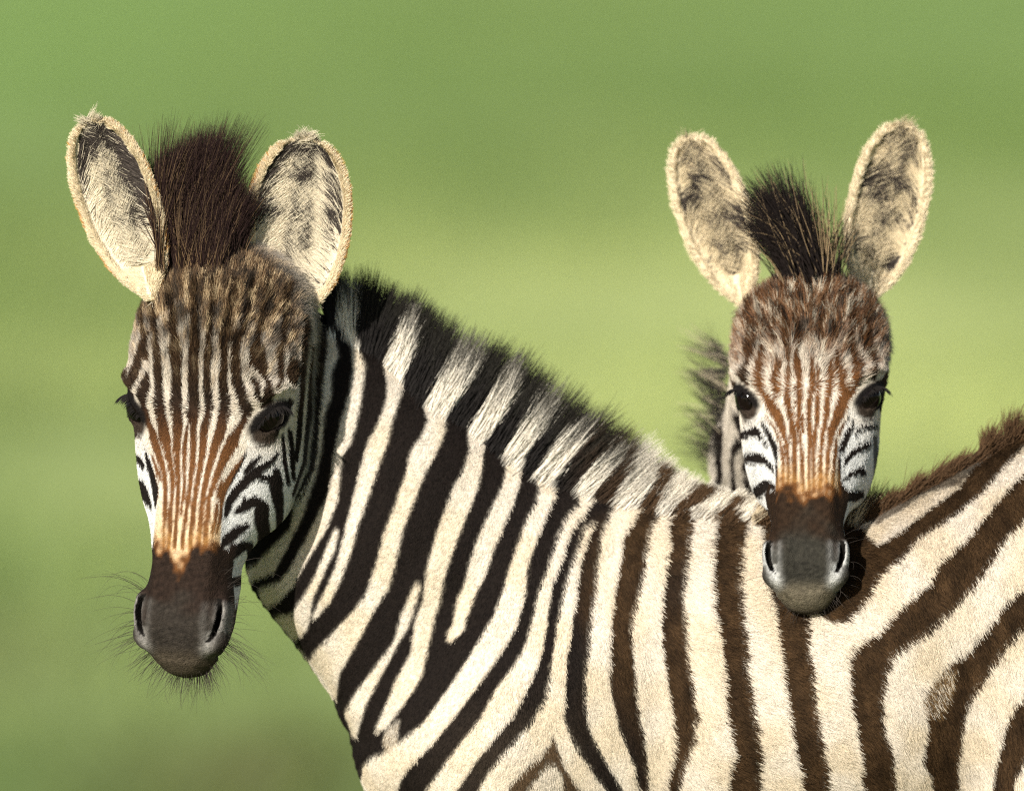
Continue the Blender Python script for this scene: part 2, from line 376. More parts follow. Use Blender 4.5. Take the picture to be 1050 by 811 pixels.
def face_one():
    """dark strokes on the face of the front foal"""
    A = Raster(100, 250, 350, 720, 2.0, 0.0)
    P = A.poly
    def S(p, v):
        if p[-1][1] > 540 and len(p) > 5 and v and p[-1][0] < 224: p = p + [(p[-1][0] - .6, 562, p[-1][2] * .8)]
        A.stroke(p, v, 1.24 if p[0][1] < 420 else 1.14)
    for x0, x1, w in ((153, 141, 3), (164, 155, 4), (182, 174, 4.5), (199.5, 200, 4), (213, 219, 3.5), (228.5, 239, 4), (240, 256, 4), (258, 272, 4.5), (283, 292, 4)):
        A.stroke([(x0, 372, w), (.6 * x0 + .4 * x1, 340, w), (x1, 300, w * .8)], 1)
    S([(153, 388, 2), (150.2, 401, 5.5), (148.3, 417, 3.5), (152.7, 432, 3.7), (157.6, 444, 3.7), (162, 459, 3.4), (168.8, 485, 2.3), (170, 509.5, 2), (168, 546.7, 1.8)], 1)
    S([(163, 365, 3.5), (164.4, 395, 3.5), (166.9, 419.5, 5), (169.4, 444, 5), (172.5, 460, 3.6), (176.8, 485, 2.4), (176.2, 509.5, 2), (173.7, 546.7, 2)], 1)
    S([(181, 355, 4), (181.8, 370, 5), (181.8, 395, 4), (183.6, 419.5, 5), (182.4, 444, 3.5), (181.8, 460, 3), (183, 485, 2), (182.8, 509.5, 1.9), (180, 546.7, 1.9)], 1)
    S([(193, 430, .6), (191, 444, 2), (189.2, 460, 2.4), (189.2, 485, 1.8), (188, 509.5, 1.5), (185, 530, .8)], 1)
    S([(199.6, 345, 3.5), (199.3, 370, 4), (199, 395, 4), (198, 419.5, 4), (198.5, 444, 2.8), (198, 460, 2.8), (196.6, 485, 2.3), (193.2, 509.5, 2), (188, 546.7, 1.8)], 1)
    S([(214, 350, 3), (211.5, 370, 3), (211.5, 395, 3), (211.5, 419.5, 3.7), (209, 444, 3.4), (207.8, 460, 3), (204, 485, 2.5), (199.7, 509.5, 2.3), (196, 546.7, 2.2)], 1)
    S([(228, 350, 3.5), (228.5, 370, 3.5), (227.3, 395, 4), (227.3, 419.5, 5), (224.8, 444, 5), (219, 460, 3.6), (212.7, 485, 2.6), (207.8, 509.5, 2.3), (204.7, 546.7, 2.2)], 1)
    S([(239, 350, 3), (240, 370, 4), (241, 395, 4.5), (244.6, 409, 4.5), (249, 419.5, 4.8), (249, 429, 4), (243.4, 439.5, 4.2), (238, 451, 5.2), (232, 463, 4.6), (222.6, 485, 3), (214.6, 509.5, 2.3), (210.9, 546.7, 2.2)], 1)
    S([(223, 515, 1.4), (222, 525, 2), (217.7, 546.7, 1.8)], 1)
    S([(227.6, 514, 1.6), (226, 530, 1.6), (222, 546, 1.2)], 1)
    S([(131, 410, 5), (134, 399, 5), (141.5, 382, 4.5), (147, 368, 4), (152, 350, 3)], 1)
    S([(128.5, 391, 2), (130, 385, 2)], 1); S([(126, 376, 4), (131, 360, 4)], 1)
    P([(132, 463), (137, 461), (143, 465), (148, 472), (148, 480), (145, 480), (141, 472), (135, 474), (126, 471)], 1)
    P([(130, 491), (141, 488.5), (146, 491), (151, 501), (155, 513), (156, 523), (148, 514.5), (143, 506), (134, 503)], 1)
    P([(136, 526), (147, 527), (151, 533), (153, 540.5), (155, 548), (152, 547), (147, 540.5), (143.5, 545.5), (136, 544)], 1)
    P([(141, 561), (152, 560), (153, 566), (149.5, 577), (141, 571)], 1)
    P([(148, 456), (152, 465), (158, 480), (162.6, 497), (162.6, 507), (159.5, 521), (157, 509.5), (154.5, 492), (150, 476)], 1)
    S([(155.8, 464, 1), (160, 476, 1.5), (163, 485, 2), (165.5, 492, 1)], 1)
    P([(253, 362), (267, 362), (270.6, 391), (276, 401), (280, 412), (278, 416), (267, 419), (261, 413), (267, 409.6), (268, 401), (264.4, 392), (259.5, 386), (253, 380)], 1)
    S([(257, 394, 2.5), (261, 405, 3), (262.5, 411, 2)], 1)
    S([(281, 365, 3), (283, 375, 3), (284, 390, 3.5), (282, 400, 2)], 1)
    S([(297, 380, 5), (297, 388, 6), (299, 398, 3)], 1); S([(307, 330, 2), (307, 400, 2.5), (306, 440, 2.5), (303, 470, 2)], 1); S([(297, 440, 2), (299, 465, 2.5), (301, 490, 2)], 1); A.stroke([(314, 345, 1.6), (315, 420, 2), (312, 470, 2), (301, 506, 2)], 1); A.stroke([(321, 335, 3), (322, 430, 3.4), (319, 475, 3), (307, 507, 3), (298, 545, 2)], 1); S([(290, 445, 1.5), (291, 470, 2), (296, 495, 2)], 1)
    P([(257, 443), (263, 437), (273, 423), (284, 413), (298, 409), (302, 413), (295, 423), (290, 432), (285, 447), (275.5, 455.5), (263, 449), (263, 442), (258, 446)], 1)
    P([(117, 409), (124, 414), (132, 420), (139, 429), (143, 436), (144, 441), (135, 450), (131, 446), (126, 430)], 1)
    S([(267.2, 465.6, 1.6), (259, 473.6, 3), (251.5, 482.5, 2.2)], 1)
    S([(251.8, 462.5, 1), (244.3, 476, 3), (234.4, 492, 4), (228.2, 503, 4), (227, 513, 2.2)], 1)
    S([(227.6, 491, 1), (224.5, 499.6, 2), (222, 509.5, 1)], 1)
    S([(284.6, 462, 1.5), (279, 471, 3), (264, 481, 5), (254, 491, 5), (244, 501, 4.5), (235.7, 513, 4), (231.3, 529, 2)], 1)
    S([(264, 488, 3), (280, 490, 5), (284, 505, 6), (287, 524, 4), (287, 540, 3), (285, 549, 2)], 1); S([(283, 480, 3), (284, 495, 6)], 1)
    S([(275, 483, 1.5), (278, 482, 2)], 0)
    S([(243, 524, 3), (252, 518, 5), (262, 513, 5), (268.5, 520, 7), (268, 532, 7), (271, 545, 6), (270, 559, 5), (264, 574, 3)], 1); S([(250.5, 509.5, 2), (252, 516, 3)], 1)
    S([(253, 538.5, 3), (243, 544, 5), (233, 553, 5), (228, 559, 2)], 1)
    S([(231.5, 579, 2), (239, 568, 4.5), (248, 560, 5), (256, 559, 4), (257.5, 570, 3)], 1)
    S([(232, 596, 3.5), (243, 596, 5), (254, 595, 5)], 1)
    return A

def face_two():
    A = Raster(720, 250, 930, 640, 2.0, 0.0)
    P = A.poly
    def S(p, v):
        if p[-1][1] >= 490 and v: p = p + [(p[-1][0], 503, p[-1][2] * .8)]
        A.stroke(p, v, 1.24 if p[0][1] < 420 else 1.14)
    for x0, x1, w in ((773, 763, 4), (785, 777, 3.5), (797, 790, 3), (808, 804, 3), (818, 817, 3), (832, 832, 2.5), (843, 845, 2.5), (853, 859, 3), (870, 875, 4), (886, 890, 4)):
        A.stroke([(x0, 352, w), (.6 * x0 + .4 * x1, 325, w), (x1, 295, w * .8)], 1)
    S([(786, 345, 3), (783, 362, 3), (781.3, 375, 4), (780.5, 385, 4.5), (780.5, 396, 3.4), (785, 404, 3), (790, 411, 5), (800, 432, 4), (803, 442.5, 2.7), (807, 454, 2.1), (808, 469, 2), (808.6, 492, 1.8)], 1)
    S([(801.2, 457, 1.5), (803, 475, 1.8), (803.5, 492, 1.8)], 1); S([(796, 475, 1), (797, 490, 1.4)], 1)
    S([(797, 372, 2), (797, 377, 3), (796, 390, 4), (797.5, 400, 3.5), (798.5, 406, 1.5)], 1)
    S([(807, 350, 2), (808, 370, 2), (809, 384, 2.5), (808.5, 396, 3), (808, 412, 3), (811, 425, 3), (813.5, 440, 3), (815, 454, 3), (814.5, 469, 2.5), (815, 492, 2)], 1)
    S([(816, 345, 3), (818, 370, 3), (819.7, 389, 3), (820, 410, 2.9), (819, 425, 2), (819.5, 440, 1.5), (822.3, 465, 1.5), (823, 490, 1.6)], 1)
    S([(823, 425, 1.2), (824, 442, 1.2)], 1)
    S([(832, 375, 2), (832, 395, 2.5), (829.4, 410, 2.6), (830, 425, 2.6), (830.3, 440, 2), (830, 460, 1.7), (829.8, 490, 1.6)], 1)
    S([(838, 380, 1.5), (838, 395, 1.6), (838, 410, 2), (837.7, 430, 2), (835.2, 449.5, 1.7), (834.5, 469, 1.7), (835, 490, 1.6)], 1)
    S([(849, 375, 2), (849.6, 387, 3), (848.6, 400, 3.2), (848, 412, 3), (847, 425, 2.8), (843.7, 444.5, 2.3), (841.7, 464, 2), (841.2, 490, 1.8)], 1)
    S([(856, 366, 2), (858.5, 379, 4), (861, 390, 4.3), (864, 402, 4), (863.4, 411, 5), (859.5, 425, 4.5), (853.5, 439.6, 3.5), (850.6, 454, 2.3), (848.6, 469, 2), (847.6, 490, 1.8)], 1)
    S([(870, 350, 4), (871, 362, 4), (876, 375, 5), (877, 385, 5), (876, 394, 3.5), (871, 403, 3), (866, 409, 3)], 1)
    S([(857.3, 450, 1.5), (856.5, 464, 1.7), (854, 490, 1.7)], 1); S([(860.5, 467, 1.3), (861, 490, 1.3)], 1)
    S([(774, 340, 4), (771, 355, 4), (768.5, 372, 3.5), (763.5, 388, 4), (767, 392, 3)], 1)
    S([(885, 340, 5), (886, 352, 5), (889, 365, 3), (893, 372, 2.5), (894.5, 383, 3.5), (896, 388, 2.5)], 1)
    P([(758, 439.6), (773.6, 436), (778.5, 440.6), (783.5, 449.5), (788.4, 458), (787.4, 460), (781.5, 452.4), (775.6, 447.5), (769.7, 448), (758, 446.5)], 1)
    P([(762, 464), (778.5, 463), (786.4, 469), (793.3, 478), (793.8, 484.5), (788.4, 481), (782.5, 475.6), (774.6, 475), (764, 473)], 1)
    S([(781.5, 432.7, 1.5), (788.4, 445.5, 2.5), (795, 460, 3), (796.5, 472, 1.2)], 1)
    S([(786, 427, .8), (794.3, 438.6, 1.2), (800.5, 453, 1.3)], 1)
    P([(772, 498), (785, 491), (791, 493), (796, 499), (786.6, 502), (779, 509.6), (772, 510)], 1)
    P([(778, 523), (795.5, 515), (796, 523), (790, 532), (786.6, 537.7), (778, 536)], 1)
    P([(875.7, 446.5), (879, 436.6), (887, 432.7), (900, 432), (902, 437), (889, 439), (883, 440.6), (877, 448)], 1)
    P([(865, 478), (866, 470), (875, 459), (887, 451), (894, 452.4), (893.5, 458), (885, 462), (875, 468), (865.4, 480)], 1)
    P([(864, 492), (872, 483), (886, 477), (888.7, 487), (875, 488), (863.6, 495)], 1)
    P([(862, 512.5), (872, 502), (886, 502), (887, 509.6), (878, 514), (863.6, 515.5)], 1)
    P([(865, 534), (880, 530), (890, 540), (878, 545), (866, 543)], 1)
    S([(875.7, 430.7, 1.2), (869, 445.5, 3), (862.4, 461, 3)], 1); S([(871, 425, .8), (864, 436.6, 1.2), (859.5, 444.5, 1.5)], 1)
    S([(897, 445, 2), (899, 480, 2.5), (896, 510, 2)], .8)
    P([(746, 390), (752, 391), (760, 398), (769, 408), (777, 417), (770, 420), (771, 422), (763, 428), (757, 420), (752, 410)], 1)
    P([(880, 413), (887, 403), (897, 392), (908, 386), (911, 390), (906, 404), (903, 418), (894, 423), (884, 416)], 1)
    return A

BODY = body_raster(); BODY_SOFT = Raster(180, 230, 1360, 900); BODY_SOFT.A = box_blur(np.clip(np.where(BODY.A > .5, 1.0, BODY.A), 0, 1), 1, 2); FACE1 = face_one(); FACE2 = face_two()

# ------------------------------------------------------------------ head and ear shapes (local millimetres)
SECT = [  # h, front, plateau half-width, half-width, its depth, jaw half-width, its depth, back
    (-24, 74, 5, 9, 86, 9, 94, 102), (-14, 46, 18, 34, 78, 34, 110, 126), (2, 22, 31, 58, 68, 50, 124, 148), (20, 9, 38, 75, 62, 62, 134, 164), (60, 1, 47, 87, 55, 70, 134, 174),
    (90, 0, 56, 90, 48, 76, 130, 180), (125, 0, 53, 90, 42, 82, 124, 184), (160, 0, 46, 79, 44, 86, 116, 182), (190, 0, 41, 72, 48, 86, 110, 174),
    (220, 1, 36, 64, 48, 78, 102, 158), (250, 2, 33, 55, 44, 64, 92, 136), (280, 3, 31, 48, 38, 51, 80, 110), (303, 4, 31, 42, 34, 45, 72, 100),
    (320, 4, 32, 43, 31, 45, 70, 98), (342, 3, 34, 48, 27, 43, 64, 90), (360, 2, 35, 49, 24, 43, 60, 86), (375, 3, 34, 46, 26, 40, 58, 80),
    (390, 8, 31, 41, 30, 34, 54, 72), (404, 16, 21, 30, 36, 25, 50, 64), (412, 26, 11, 17, 40, 14, 47, 56), (416, 38, 3, 4, 42, 4, 45, 48)]
def head_table(jk):
    th = np.linspace(0, math.pi, 61); rows = []; hs = []; cs = []
    for (h, f, wf, w, dw, wj, dj, b) in SECT:
        wj = wj * (1 - (1 - jk) * ss(h, 60, 130) * (1 - ss(h, 300, 340)))
        c = f + (b - f) * 0.45
        ctrl = [(-wf * .6, f + 1.5), (0, f), (wf * .6, f + 1.5), (wf, f + min(8, (dw - f) * .22)), (w, dw), (wj, dj), (wj * .6, b - (b - dj) * .25), (0, b), (-wj * .6, b - (b - dj) * .25)]
        ctrl = np.array(ctrl, float); pts = []
        for i in range(1, 7):
            p0, p1, p2, p3 = ctrl[i - 1], ctrl[i], ctrl[i + 1], ctrl[i + 2] if i + 2 < len(ctrl) else ctrl[-1]
            for t in np.linspace(0, 1, 12, endpoint=False):
                pts.append(0.5 * (2 * p1 + (p2 - p0) * t + (2 * p0 - 5 * p1 + 4 * p2 - p3) * t * t + (3 * p1 - p0 - 3 * p2 + p3) * t ** 3))
        pts.append(ctrl[7]); pts = np.array(pts)
        a = np.arctan2(np.abs(pts[:, 0]), -(pts[:, 1] - c)); r = np.hypot(pts[:, 0], pts[:, 1] - c)
        o = np.argsort(a); rows.append(np.interp(th, a[o], r[o])); hs.append(h); cs.append(c)
    hs = np.array(hs, float); rows = np.array(rows); cs = np.array(cs)
    H = np.arange(-24, 417, 2.0)
    R = np.stack([np.interp(H, hs, rows[:, k]) for k in range(len(th))], 1); C = np.interp(H, hs, cs)
    k = np.array([1, 3, 5, 6, 5, 3, 1.]); k /= k.sum()
    for _ in range(1):
        Rp = np.pad(R, ((3, 3), (0, 0)), mode='edge'); R2 = sum(k[i] * Rp[i:i + len(R)] for i in range(7))
        Cp = np.pad(C, 3, mode='edge'); C2 = sum(k[i] * Cp[i:i + len(C)] for i in range(7))
        m = ((H > -8) & (H < 395))
        R[m] = R2[m]; C[m] = C2[m]
    return H, R, C

def ellip(q, c, r, rot=None):
    v = [q[i] - c[i] for i in range(3)]
    if rot is not None:   # rotation in the (a,h) plane
        ca, sa = math.cos(rot), math.sin(rot)
        v = [v[0] * ca + v[1] * sa, -v[0] * sa + v[1] * ca, v[2]]
    k = np.sqrt((v[0] / r[0]) ** 2 + (v[1] / r[1]) ** 2 + (v[2] / r[2]) ** 2)
    return (k - 1) * min(r)

class Head:
    def __init__(s, px, py, y, h0, yaw, pitch, roll, sc, jk=1.0):
        s.HT, s.RT, s.CT = head_table(jk); s.jk = jk
        s.O = W(px, py, y); s.h0 = h0; s.sc = np.array(sc)
        cy, sy = math.cos(yaw), math.sin(yaw)
        a = np.array([cy, -sy, 0]); d = np.array([sy, cy, 0]); h = np.array([0, 0, -1.0])
        cp, sp = math.cos(pitch), math.sin(pitch)
        h, d = h * cp - d * sp, d * cp + h * sp
        cr, sr = math.cos(roll), math.sin(roll)
        a, h = a * cr + h * sr, h * cr - a * sr
        s.R = np.stack([a, h, d], 1)
    def local(s, P):
        q = (P - s.O) @ s.R * 1000 / s.sc
        q[..., 1] += s.h0
        return q
    def world(s, q):
        q = np.array(q, float).copy(); q[..., 1] -= s.h0
        return (q * s.sc / 1000) @ s.R.T + s.O
    def vec(s, v):
        return v @ s.R.T
    def sdf(s, P):
        q = s.local(P); a, h, d = q[..., 0], q[..., 1], q[..., 2]
        HT, RT, CT = s.HT, s.RT, s.CT
        i = (h - HT[0]) / 2.0; ic = np.clip(i, 0, len(HT) - 1.001)
        c = np.interp(ic, np.arange(len(CT)), CT)
        rho = np.hypot(a, d - c); th = np.arctan2(np.abs(a), -(d - c))
        r = bilerp(RT, ic, th / math.pi * 60)
        f = (rho - r) * 0.85
        out = np.abs(i - ic) * 2.0
        f = np.where(out > 0, np.hypot(np.maximum(rho - r, 0), out), f)
        aa = np.abs(a); m = (aa, h, d)
        f = smin(f, ellip(m, (62, 130, 22), (27, 9, 20), -0.50), 10)            # brow
        f = smin(f, ellip(m, (67.5, 146, 36), (20, 20, 20)), 8)              # eyelids round the eyeball
        f = smin(f, ellip(m, (70 * s.jk - 2, 190, 96), (18, 62, 46)), 22)                   # jaw muscle
        f = smin(f, ellip(m, (26, 250, 12), (8, 60, 10)), 10)                    # edge of the nasal bone
        f = smax(f, -ellip(m, (80, 151.5, 22), (18.5, 5.7, 22), -0.68), 2.5)           # eye opening
        f = smin(f, ellip(m, (43.5, 358, 18), (7.5, 25, 14), 0.10), 5)               # nostril wing
        f = smin(f, ellip(m, (38, 383, 20), (15, 8, 12), -0.6), 6)
        f = smin(f, ellip(m, (24, 356, 12), (10, 26, 12), -0.08), 8)
        cres = np.maximum(ellip(m, (38.2, 357, 4), (8, 21, 20), 0.16), -ellip(m, (32.6, 358, 4), (8.6, 27, 34), 0.16))
        f = smax(f, -cres, 2)                                                    # nostril, a crescent
        f = smin(f, ellip((a, h, d), (0, 404, 44), (27, 13, 22)), 3)             # lower lip
        f = smax(f, -ellip((a, h, d), (0, 398 - 6 * ss(aa, 5, 40), 52), (60, 1.6, 26)), 2)   # mouth line
        return f * 0.001 * s.sc.min()

class Ear:
    def __init__(s, base, tip, opening, e, dep=0.55):
        s.B = base; t = tip - base; s.L = np.linalg.norm(t); s.t = t / s.L
        n = opening - s.t * (opening @ s.t); s.n = n / np.linalg.norm(n); s.s = np.cross(s.n, s.t)
        s.e = e; s.dep = dep
    TT = np.array([-.16, 0, .12, .28, .42, .55, .68, .80, .90, .96, 1.0])
    EE = np.array([.08, .56, .79, .94, 1.0, 1.0, .96, .84, .66, .46, .08])
    def local(s, P):
        v = (P - s.B)
        return v @ s.s, v @ s.t, v @ s.n
    def sdf(s, P):
        a, t, n = s.local(P); tau = t / s.L
        e = np.interp(tau, s.TT, s.EE) * s.e; dp = s.dep * e + 0.004
        k = np.sqrt((a / e) ** 2 + (n / dp) ** 2); o = (k - 1) * np.clip(k / np.sqrt(a ** 2 / e ** 4 + n ** 2 / dp ** 4 + 1e-6), 0, .08) * .9
        f = np.maximum(np.abs(o + .0030) - .0030, n - 0.003)
        fill = np.maximum(o, n + dp * .8 * np.clip((tau + .02) / .26, 0, 1))
        f = np.minimum(f, fill)
        return np.maximum(f, np.maximum(tau - 1.0, -.16 - tau) * s.L)

def capsule(P, a, b, ra, rb):
    ab = b - a; t = np.clip(((P - a) @ ab) / (ab @ ab), 0, 1)
    q = P - a - t[..., None] * ab
    return np.linalg.norm(q, axis=-1) - (ra + (rb - ra) * t)

class Field:
    def __init__(s, xs, ys, zs):
        s.x, s.y, s.z = xs, ys, zs
        s.phi = np.full((len(xs), len(ys), len(zs)), 1.0, np.float32)
    def add(s, fn, lo, hi, k):
        i = [np.searchsorted(g, l) for g, l in zip((s.x, s.y, s.z), lo)]; j = [np.searchsorted(g, h) for g, h in zip((s.x, s.y, s.z), hi)]
        sl = tuple(slice(a, b) for a, b in zip(i, j))
        G = np.stack(np.meshgrid(s.x[sl[0]], s.y[sl[1]], s.z[sl[2]], indexing='ij'), -1)
        f = fn(G.reshape(-1, 3)).reshape(G.shape[:3])
        s.phi[sl] = smin(s.phi[sl], f, k)
def axis(segs):
    out = []
    for a, b, st in segs:
        n = max(1, int(round((b - a) / st))); out.append(np.linspace(a, b, n, endpoint=False))
    return np.concatenate(out + [np.array([segs[-1][1]])])

# ------------------------------------------------------------------ the standing foal, seen from the side, head turned to the camera
SIL = [(288, 345), (305, 318), (325, 318), (345, 330), (375, 350), (410, 378), (440, 402), (478, 429), (514, 456), (546, 478), (589, 497), (630, 509), (673, 520), (720, 527), (760, 531), (800, 540), (840, 546), (880, 536), (905, 522),
       (940, 503), (991, 475), (1049, 444), (1100, 430), (1150, 432), (1200, 452), (1245, 500), (1262, 560), (1255, 640), (1225, 720), (1180, 790), (1120, 835), (1040, 848), (950, 862), (800, 874), (680, 872), (560, 870), (470, 868),
       (405, 845), (376, 815), (368, 800), (361, 776), (358, 752), (345, 734), (342, 718), (326, 696), (316, 682), (300, 659), (283, 639), (267, 618), (257, 603), (250, 580), (250, 530), (256, 470), (270, 390)]
class Flank:
    """half-thickness of the body over its side outline"""
    def __init__(s):
        s.st = 4.0
        X = np.arange(200, 1320, s.st); Y = np.arange(270, 920, s.st)
        s.X, s.Y = X, Y
        gx, gy = np.meshgrid(X, Y, indexing='ij')
        p = np.array(SIL, float)
        for _ in range(2):                                   # round the outline
            q = np.roll(p, -1, 0); p = np.stack([p * .75 + q * .25, p * .25 + q * .75], 1).reshape(-1, 2)
        q = np.roll(p, -1, 0)
        dist = np.full(gx.shape, 1e9); ins = np.zeros(gx.shape, bool)
        for (ax, ay), (bx, by) in zip(p, q):
            dx, dy = bx - ax, by - ay; L = dx * dx + dy * dy + 1e-9
            t = np.clip(((gx - ax) * dx + (gy - ay) * dy) / L, 0, 1)
            dist = np.minimum(dist, np.hypot(gx - ax - t * dx, gy - ay - t * dy))
            if ay != by: ins ^= ((ay > gy) != (by > gy)) & (gx < (bx - ax) * (gy - ay) / (by - ay) + ax)
        sd = np.where(ins, dist, -dist)
        ctr = [(280, 450, 64, 95), (340, 500, 66, 120), (400, 560, 70, 130), (450, 600, 76, 135), (500, 650, 92, 150), (540, 720, 118, 165), (620, 700, 132, 165), (760, 700, 142, 165), (880, 700, 146, 160), (1000, 640, 142, 160), (1120, 600, 132, 150), (1220, 600, 100, 120),
               (600, 540, 84, 165), (700, 560, 112, 160), (480, 470, 62, 120), (400, 400, 56, 110), (430, 800, 104, 120), (560, 820, 124, 150), (800, 840, 130, 150)]
        num = np.zeros(gx.shape); R = num.copy(); H = num.copy()
        for cx, cy, r, h in ctr:
            w = 1 / (((gx - cx) ** 2 + (gy - cy) ** 2) / 1e4 + .05) ** 2
            num += w; R += w * r; H += w * h
        R /= num; H /= num
        v = np.clip(sd / H, 0, 1)
        T = R * np.sqrt(np.clip(1 - (1 - v) ** 2.3, 0, 1))
        g = lambda cx, cy, sx, sy, a, rot=0: a * np.exp(-((((gx - cx) * math.cos(rot) + (gy - cy) * math.sin(rot)) / sx) ** 2 + ((-(gx - cx) * math.sin(rot) + (gy - cy) * math.cos(rot)) / sy) ** 2)) * ss(sd, 5, 60)
        fold = np.sin((gx * .80 + gy * .60) / 6.2 + 1.5 * np.sin(gy / 31.0) + gx / 55.0) * g(385, 625, 62, 110, 1.5, .6) + np.sin((gx * .86 + gy * .5) / 9.0 + np.sin(gy / 40.0)) * g(430, 540, 90, 130, 1.3, .5)
        bump = fold + g(575, 640, 55, 120, 15, .25) + g(500, 740, 65, 90, 14) - g(690, 730, 30, 110, 10, .1) + g(1080, 560, 120, 120, 12) - g(985, 740, 45, 100, 20) + g(400, 540, 50, 130, 9, .6) - g(480, 610, 24, 120, 9, .6) + g(900, 600, 40, 60, 7) - g(385, 750, 25, 60, 8) - g(770, 640, 60, 60, 6) + g(840, 720, 40, 100, 6)
        T = np.where(sd > 0, T + bump, T)
        Ts = box_blur(T, 2, 2)
        m = ss(sd, 14, 40)
        s.T = T * (1 - m) + Ts * m
        s.sd = sd
        gxT, gyT = np.gradient(s.T, s.st)
        s.G = np.sqrt(1 + np.minimum(gxT ** 2 + gyT ** 2, 25))
    def sdf(s, P):
        u, v = PLAN(P)
        i, j = (u - s.X[0]) / s.st, (v - s.Y[0]) / s.st
        T = bilerp(s.T, i, j); sd = bilerp(s.sd, i, j); G = bilerp(s.G, i, j)
        y = np.abs(P[:, 1]) * 1000
        return np.where(sd > 0, (y - T) / G, np.hypot(y, sd)) * .001
def PLAN(P):    # side view, true height
    return 525 + P[:, 0] * 1000, 405.5 - (P[:, 2] - ZC) * 1000
FLANK = Flank()
MAPB = Flat(700, 600, -0.10)      # coat pattern of the flank

H1 = Head(197, 433, -0.178, 160, math.radians(19), math.radians(7), math.radians(2.8), (.985, 1, 1), .90)
E1 = [Ear(W(148, 283, -.125), W(92, 123, -.125), np.array([-.30, -1, .1]), .0425, .30), Ear(W(300, 308, -.095), W(313, 142, -.095), np.array([.02, -1, .05]), .0525, .30)]
MAPH1 = Flat(200, 440, -0.155)

def leg(F, x, y, zt, kind, k=.03):
    if kind == 'front':
        pts = [(x, y * .8, zt, .075), (x + .01, y, zt - .16, .052), (x + .005, y, .36, .033), (x + .002, y, .32, .034), (x + .004, y, .13, .021), (x + .004, y, .10, .026), (x - .02, y, .045, .026), (x - .03, y, .022, .034)]
    else:
        pts = [(x, y * .75, zt, .12), (x - .07, y, zt - .17, .075), (x + .03, y, .42, .036), (x + .035, y, .38, .036), (x + .012, y, .14, .023), (x + .01, y, .11, .027), (x - .012, y, .045, .027), (x - .022, y, .022, .035)]
    for p, q in zip(pts[:-1], pts[1:]):
        a, b = np.array(p[:3]), np.array(q[:3]); m = max(p[3], q[3]) + .05
        F.add(lambda P, a=a, b=b, p=p, q=q: capsule(P, a, b, p[3], q[3]), np.minimum(a, b) - m, np.maximum(a, b) + m, k if p[2] > .4 else .015)

def build_field_one():
    hx0, hx1 = W(52, 400, -.2)[0], W(372, 400, -.2)[0]
    xs = axis([(-.52, hx0, .008), (hx0, hx1, .0026), (hx1, .54, .0036), (.54, .80, .008)])
    ys = axis([(-.30, -.02, .0028), (-.02, .20, .007)])
    zs = axis([(-.02, .61, .009), (.61, W(0, 712, -.2)[2], .0036), (W(0, 712, -.2)[2], W(0, 100, -.2)[2], .0027)])
    F = Field(xs, ys, zs)
    F.add(FLANK.sdf, (-.33, -.22, .50), (.80, .20, 1.16), .001)
    lo = H1.O - [.19, .05, .30]; hi = H1.O + [.26, .26, .26]
    F.add(H1.sdf, lo, hi, .022)
    for e in E1:
        c = np.stack([e.B, e.B + e.t * e.L])
        F.add(e.sdf, c.min(0) - .075, c.max(0) + .075, .008)
    for sy in (-1, 1):
        leg(F, -.02, .085 * sy, .66, 'front'); leg(F, .62, .085 * sy, .72, 'hind')
    a, b = W(1258, 520, 0), W(1285, 640, 0)
    F.add(lambda P: capsule(P, a, b, .030, .018), np.minimum(a, b) - .07, np.maximum(a, b) + .07, .03)
    return surface_nets(F.phi, xs, ys, zs)

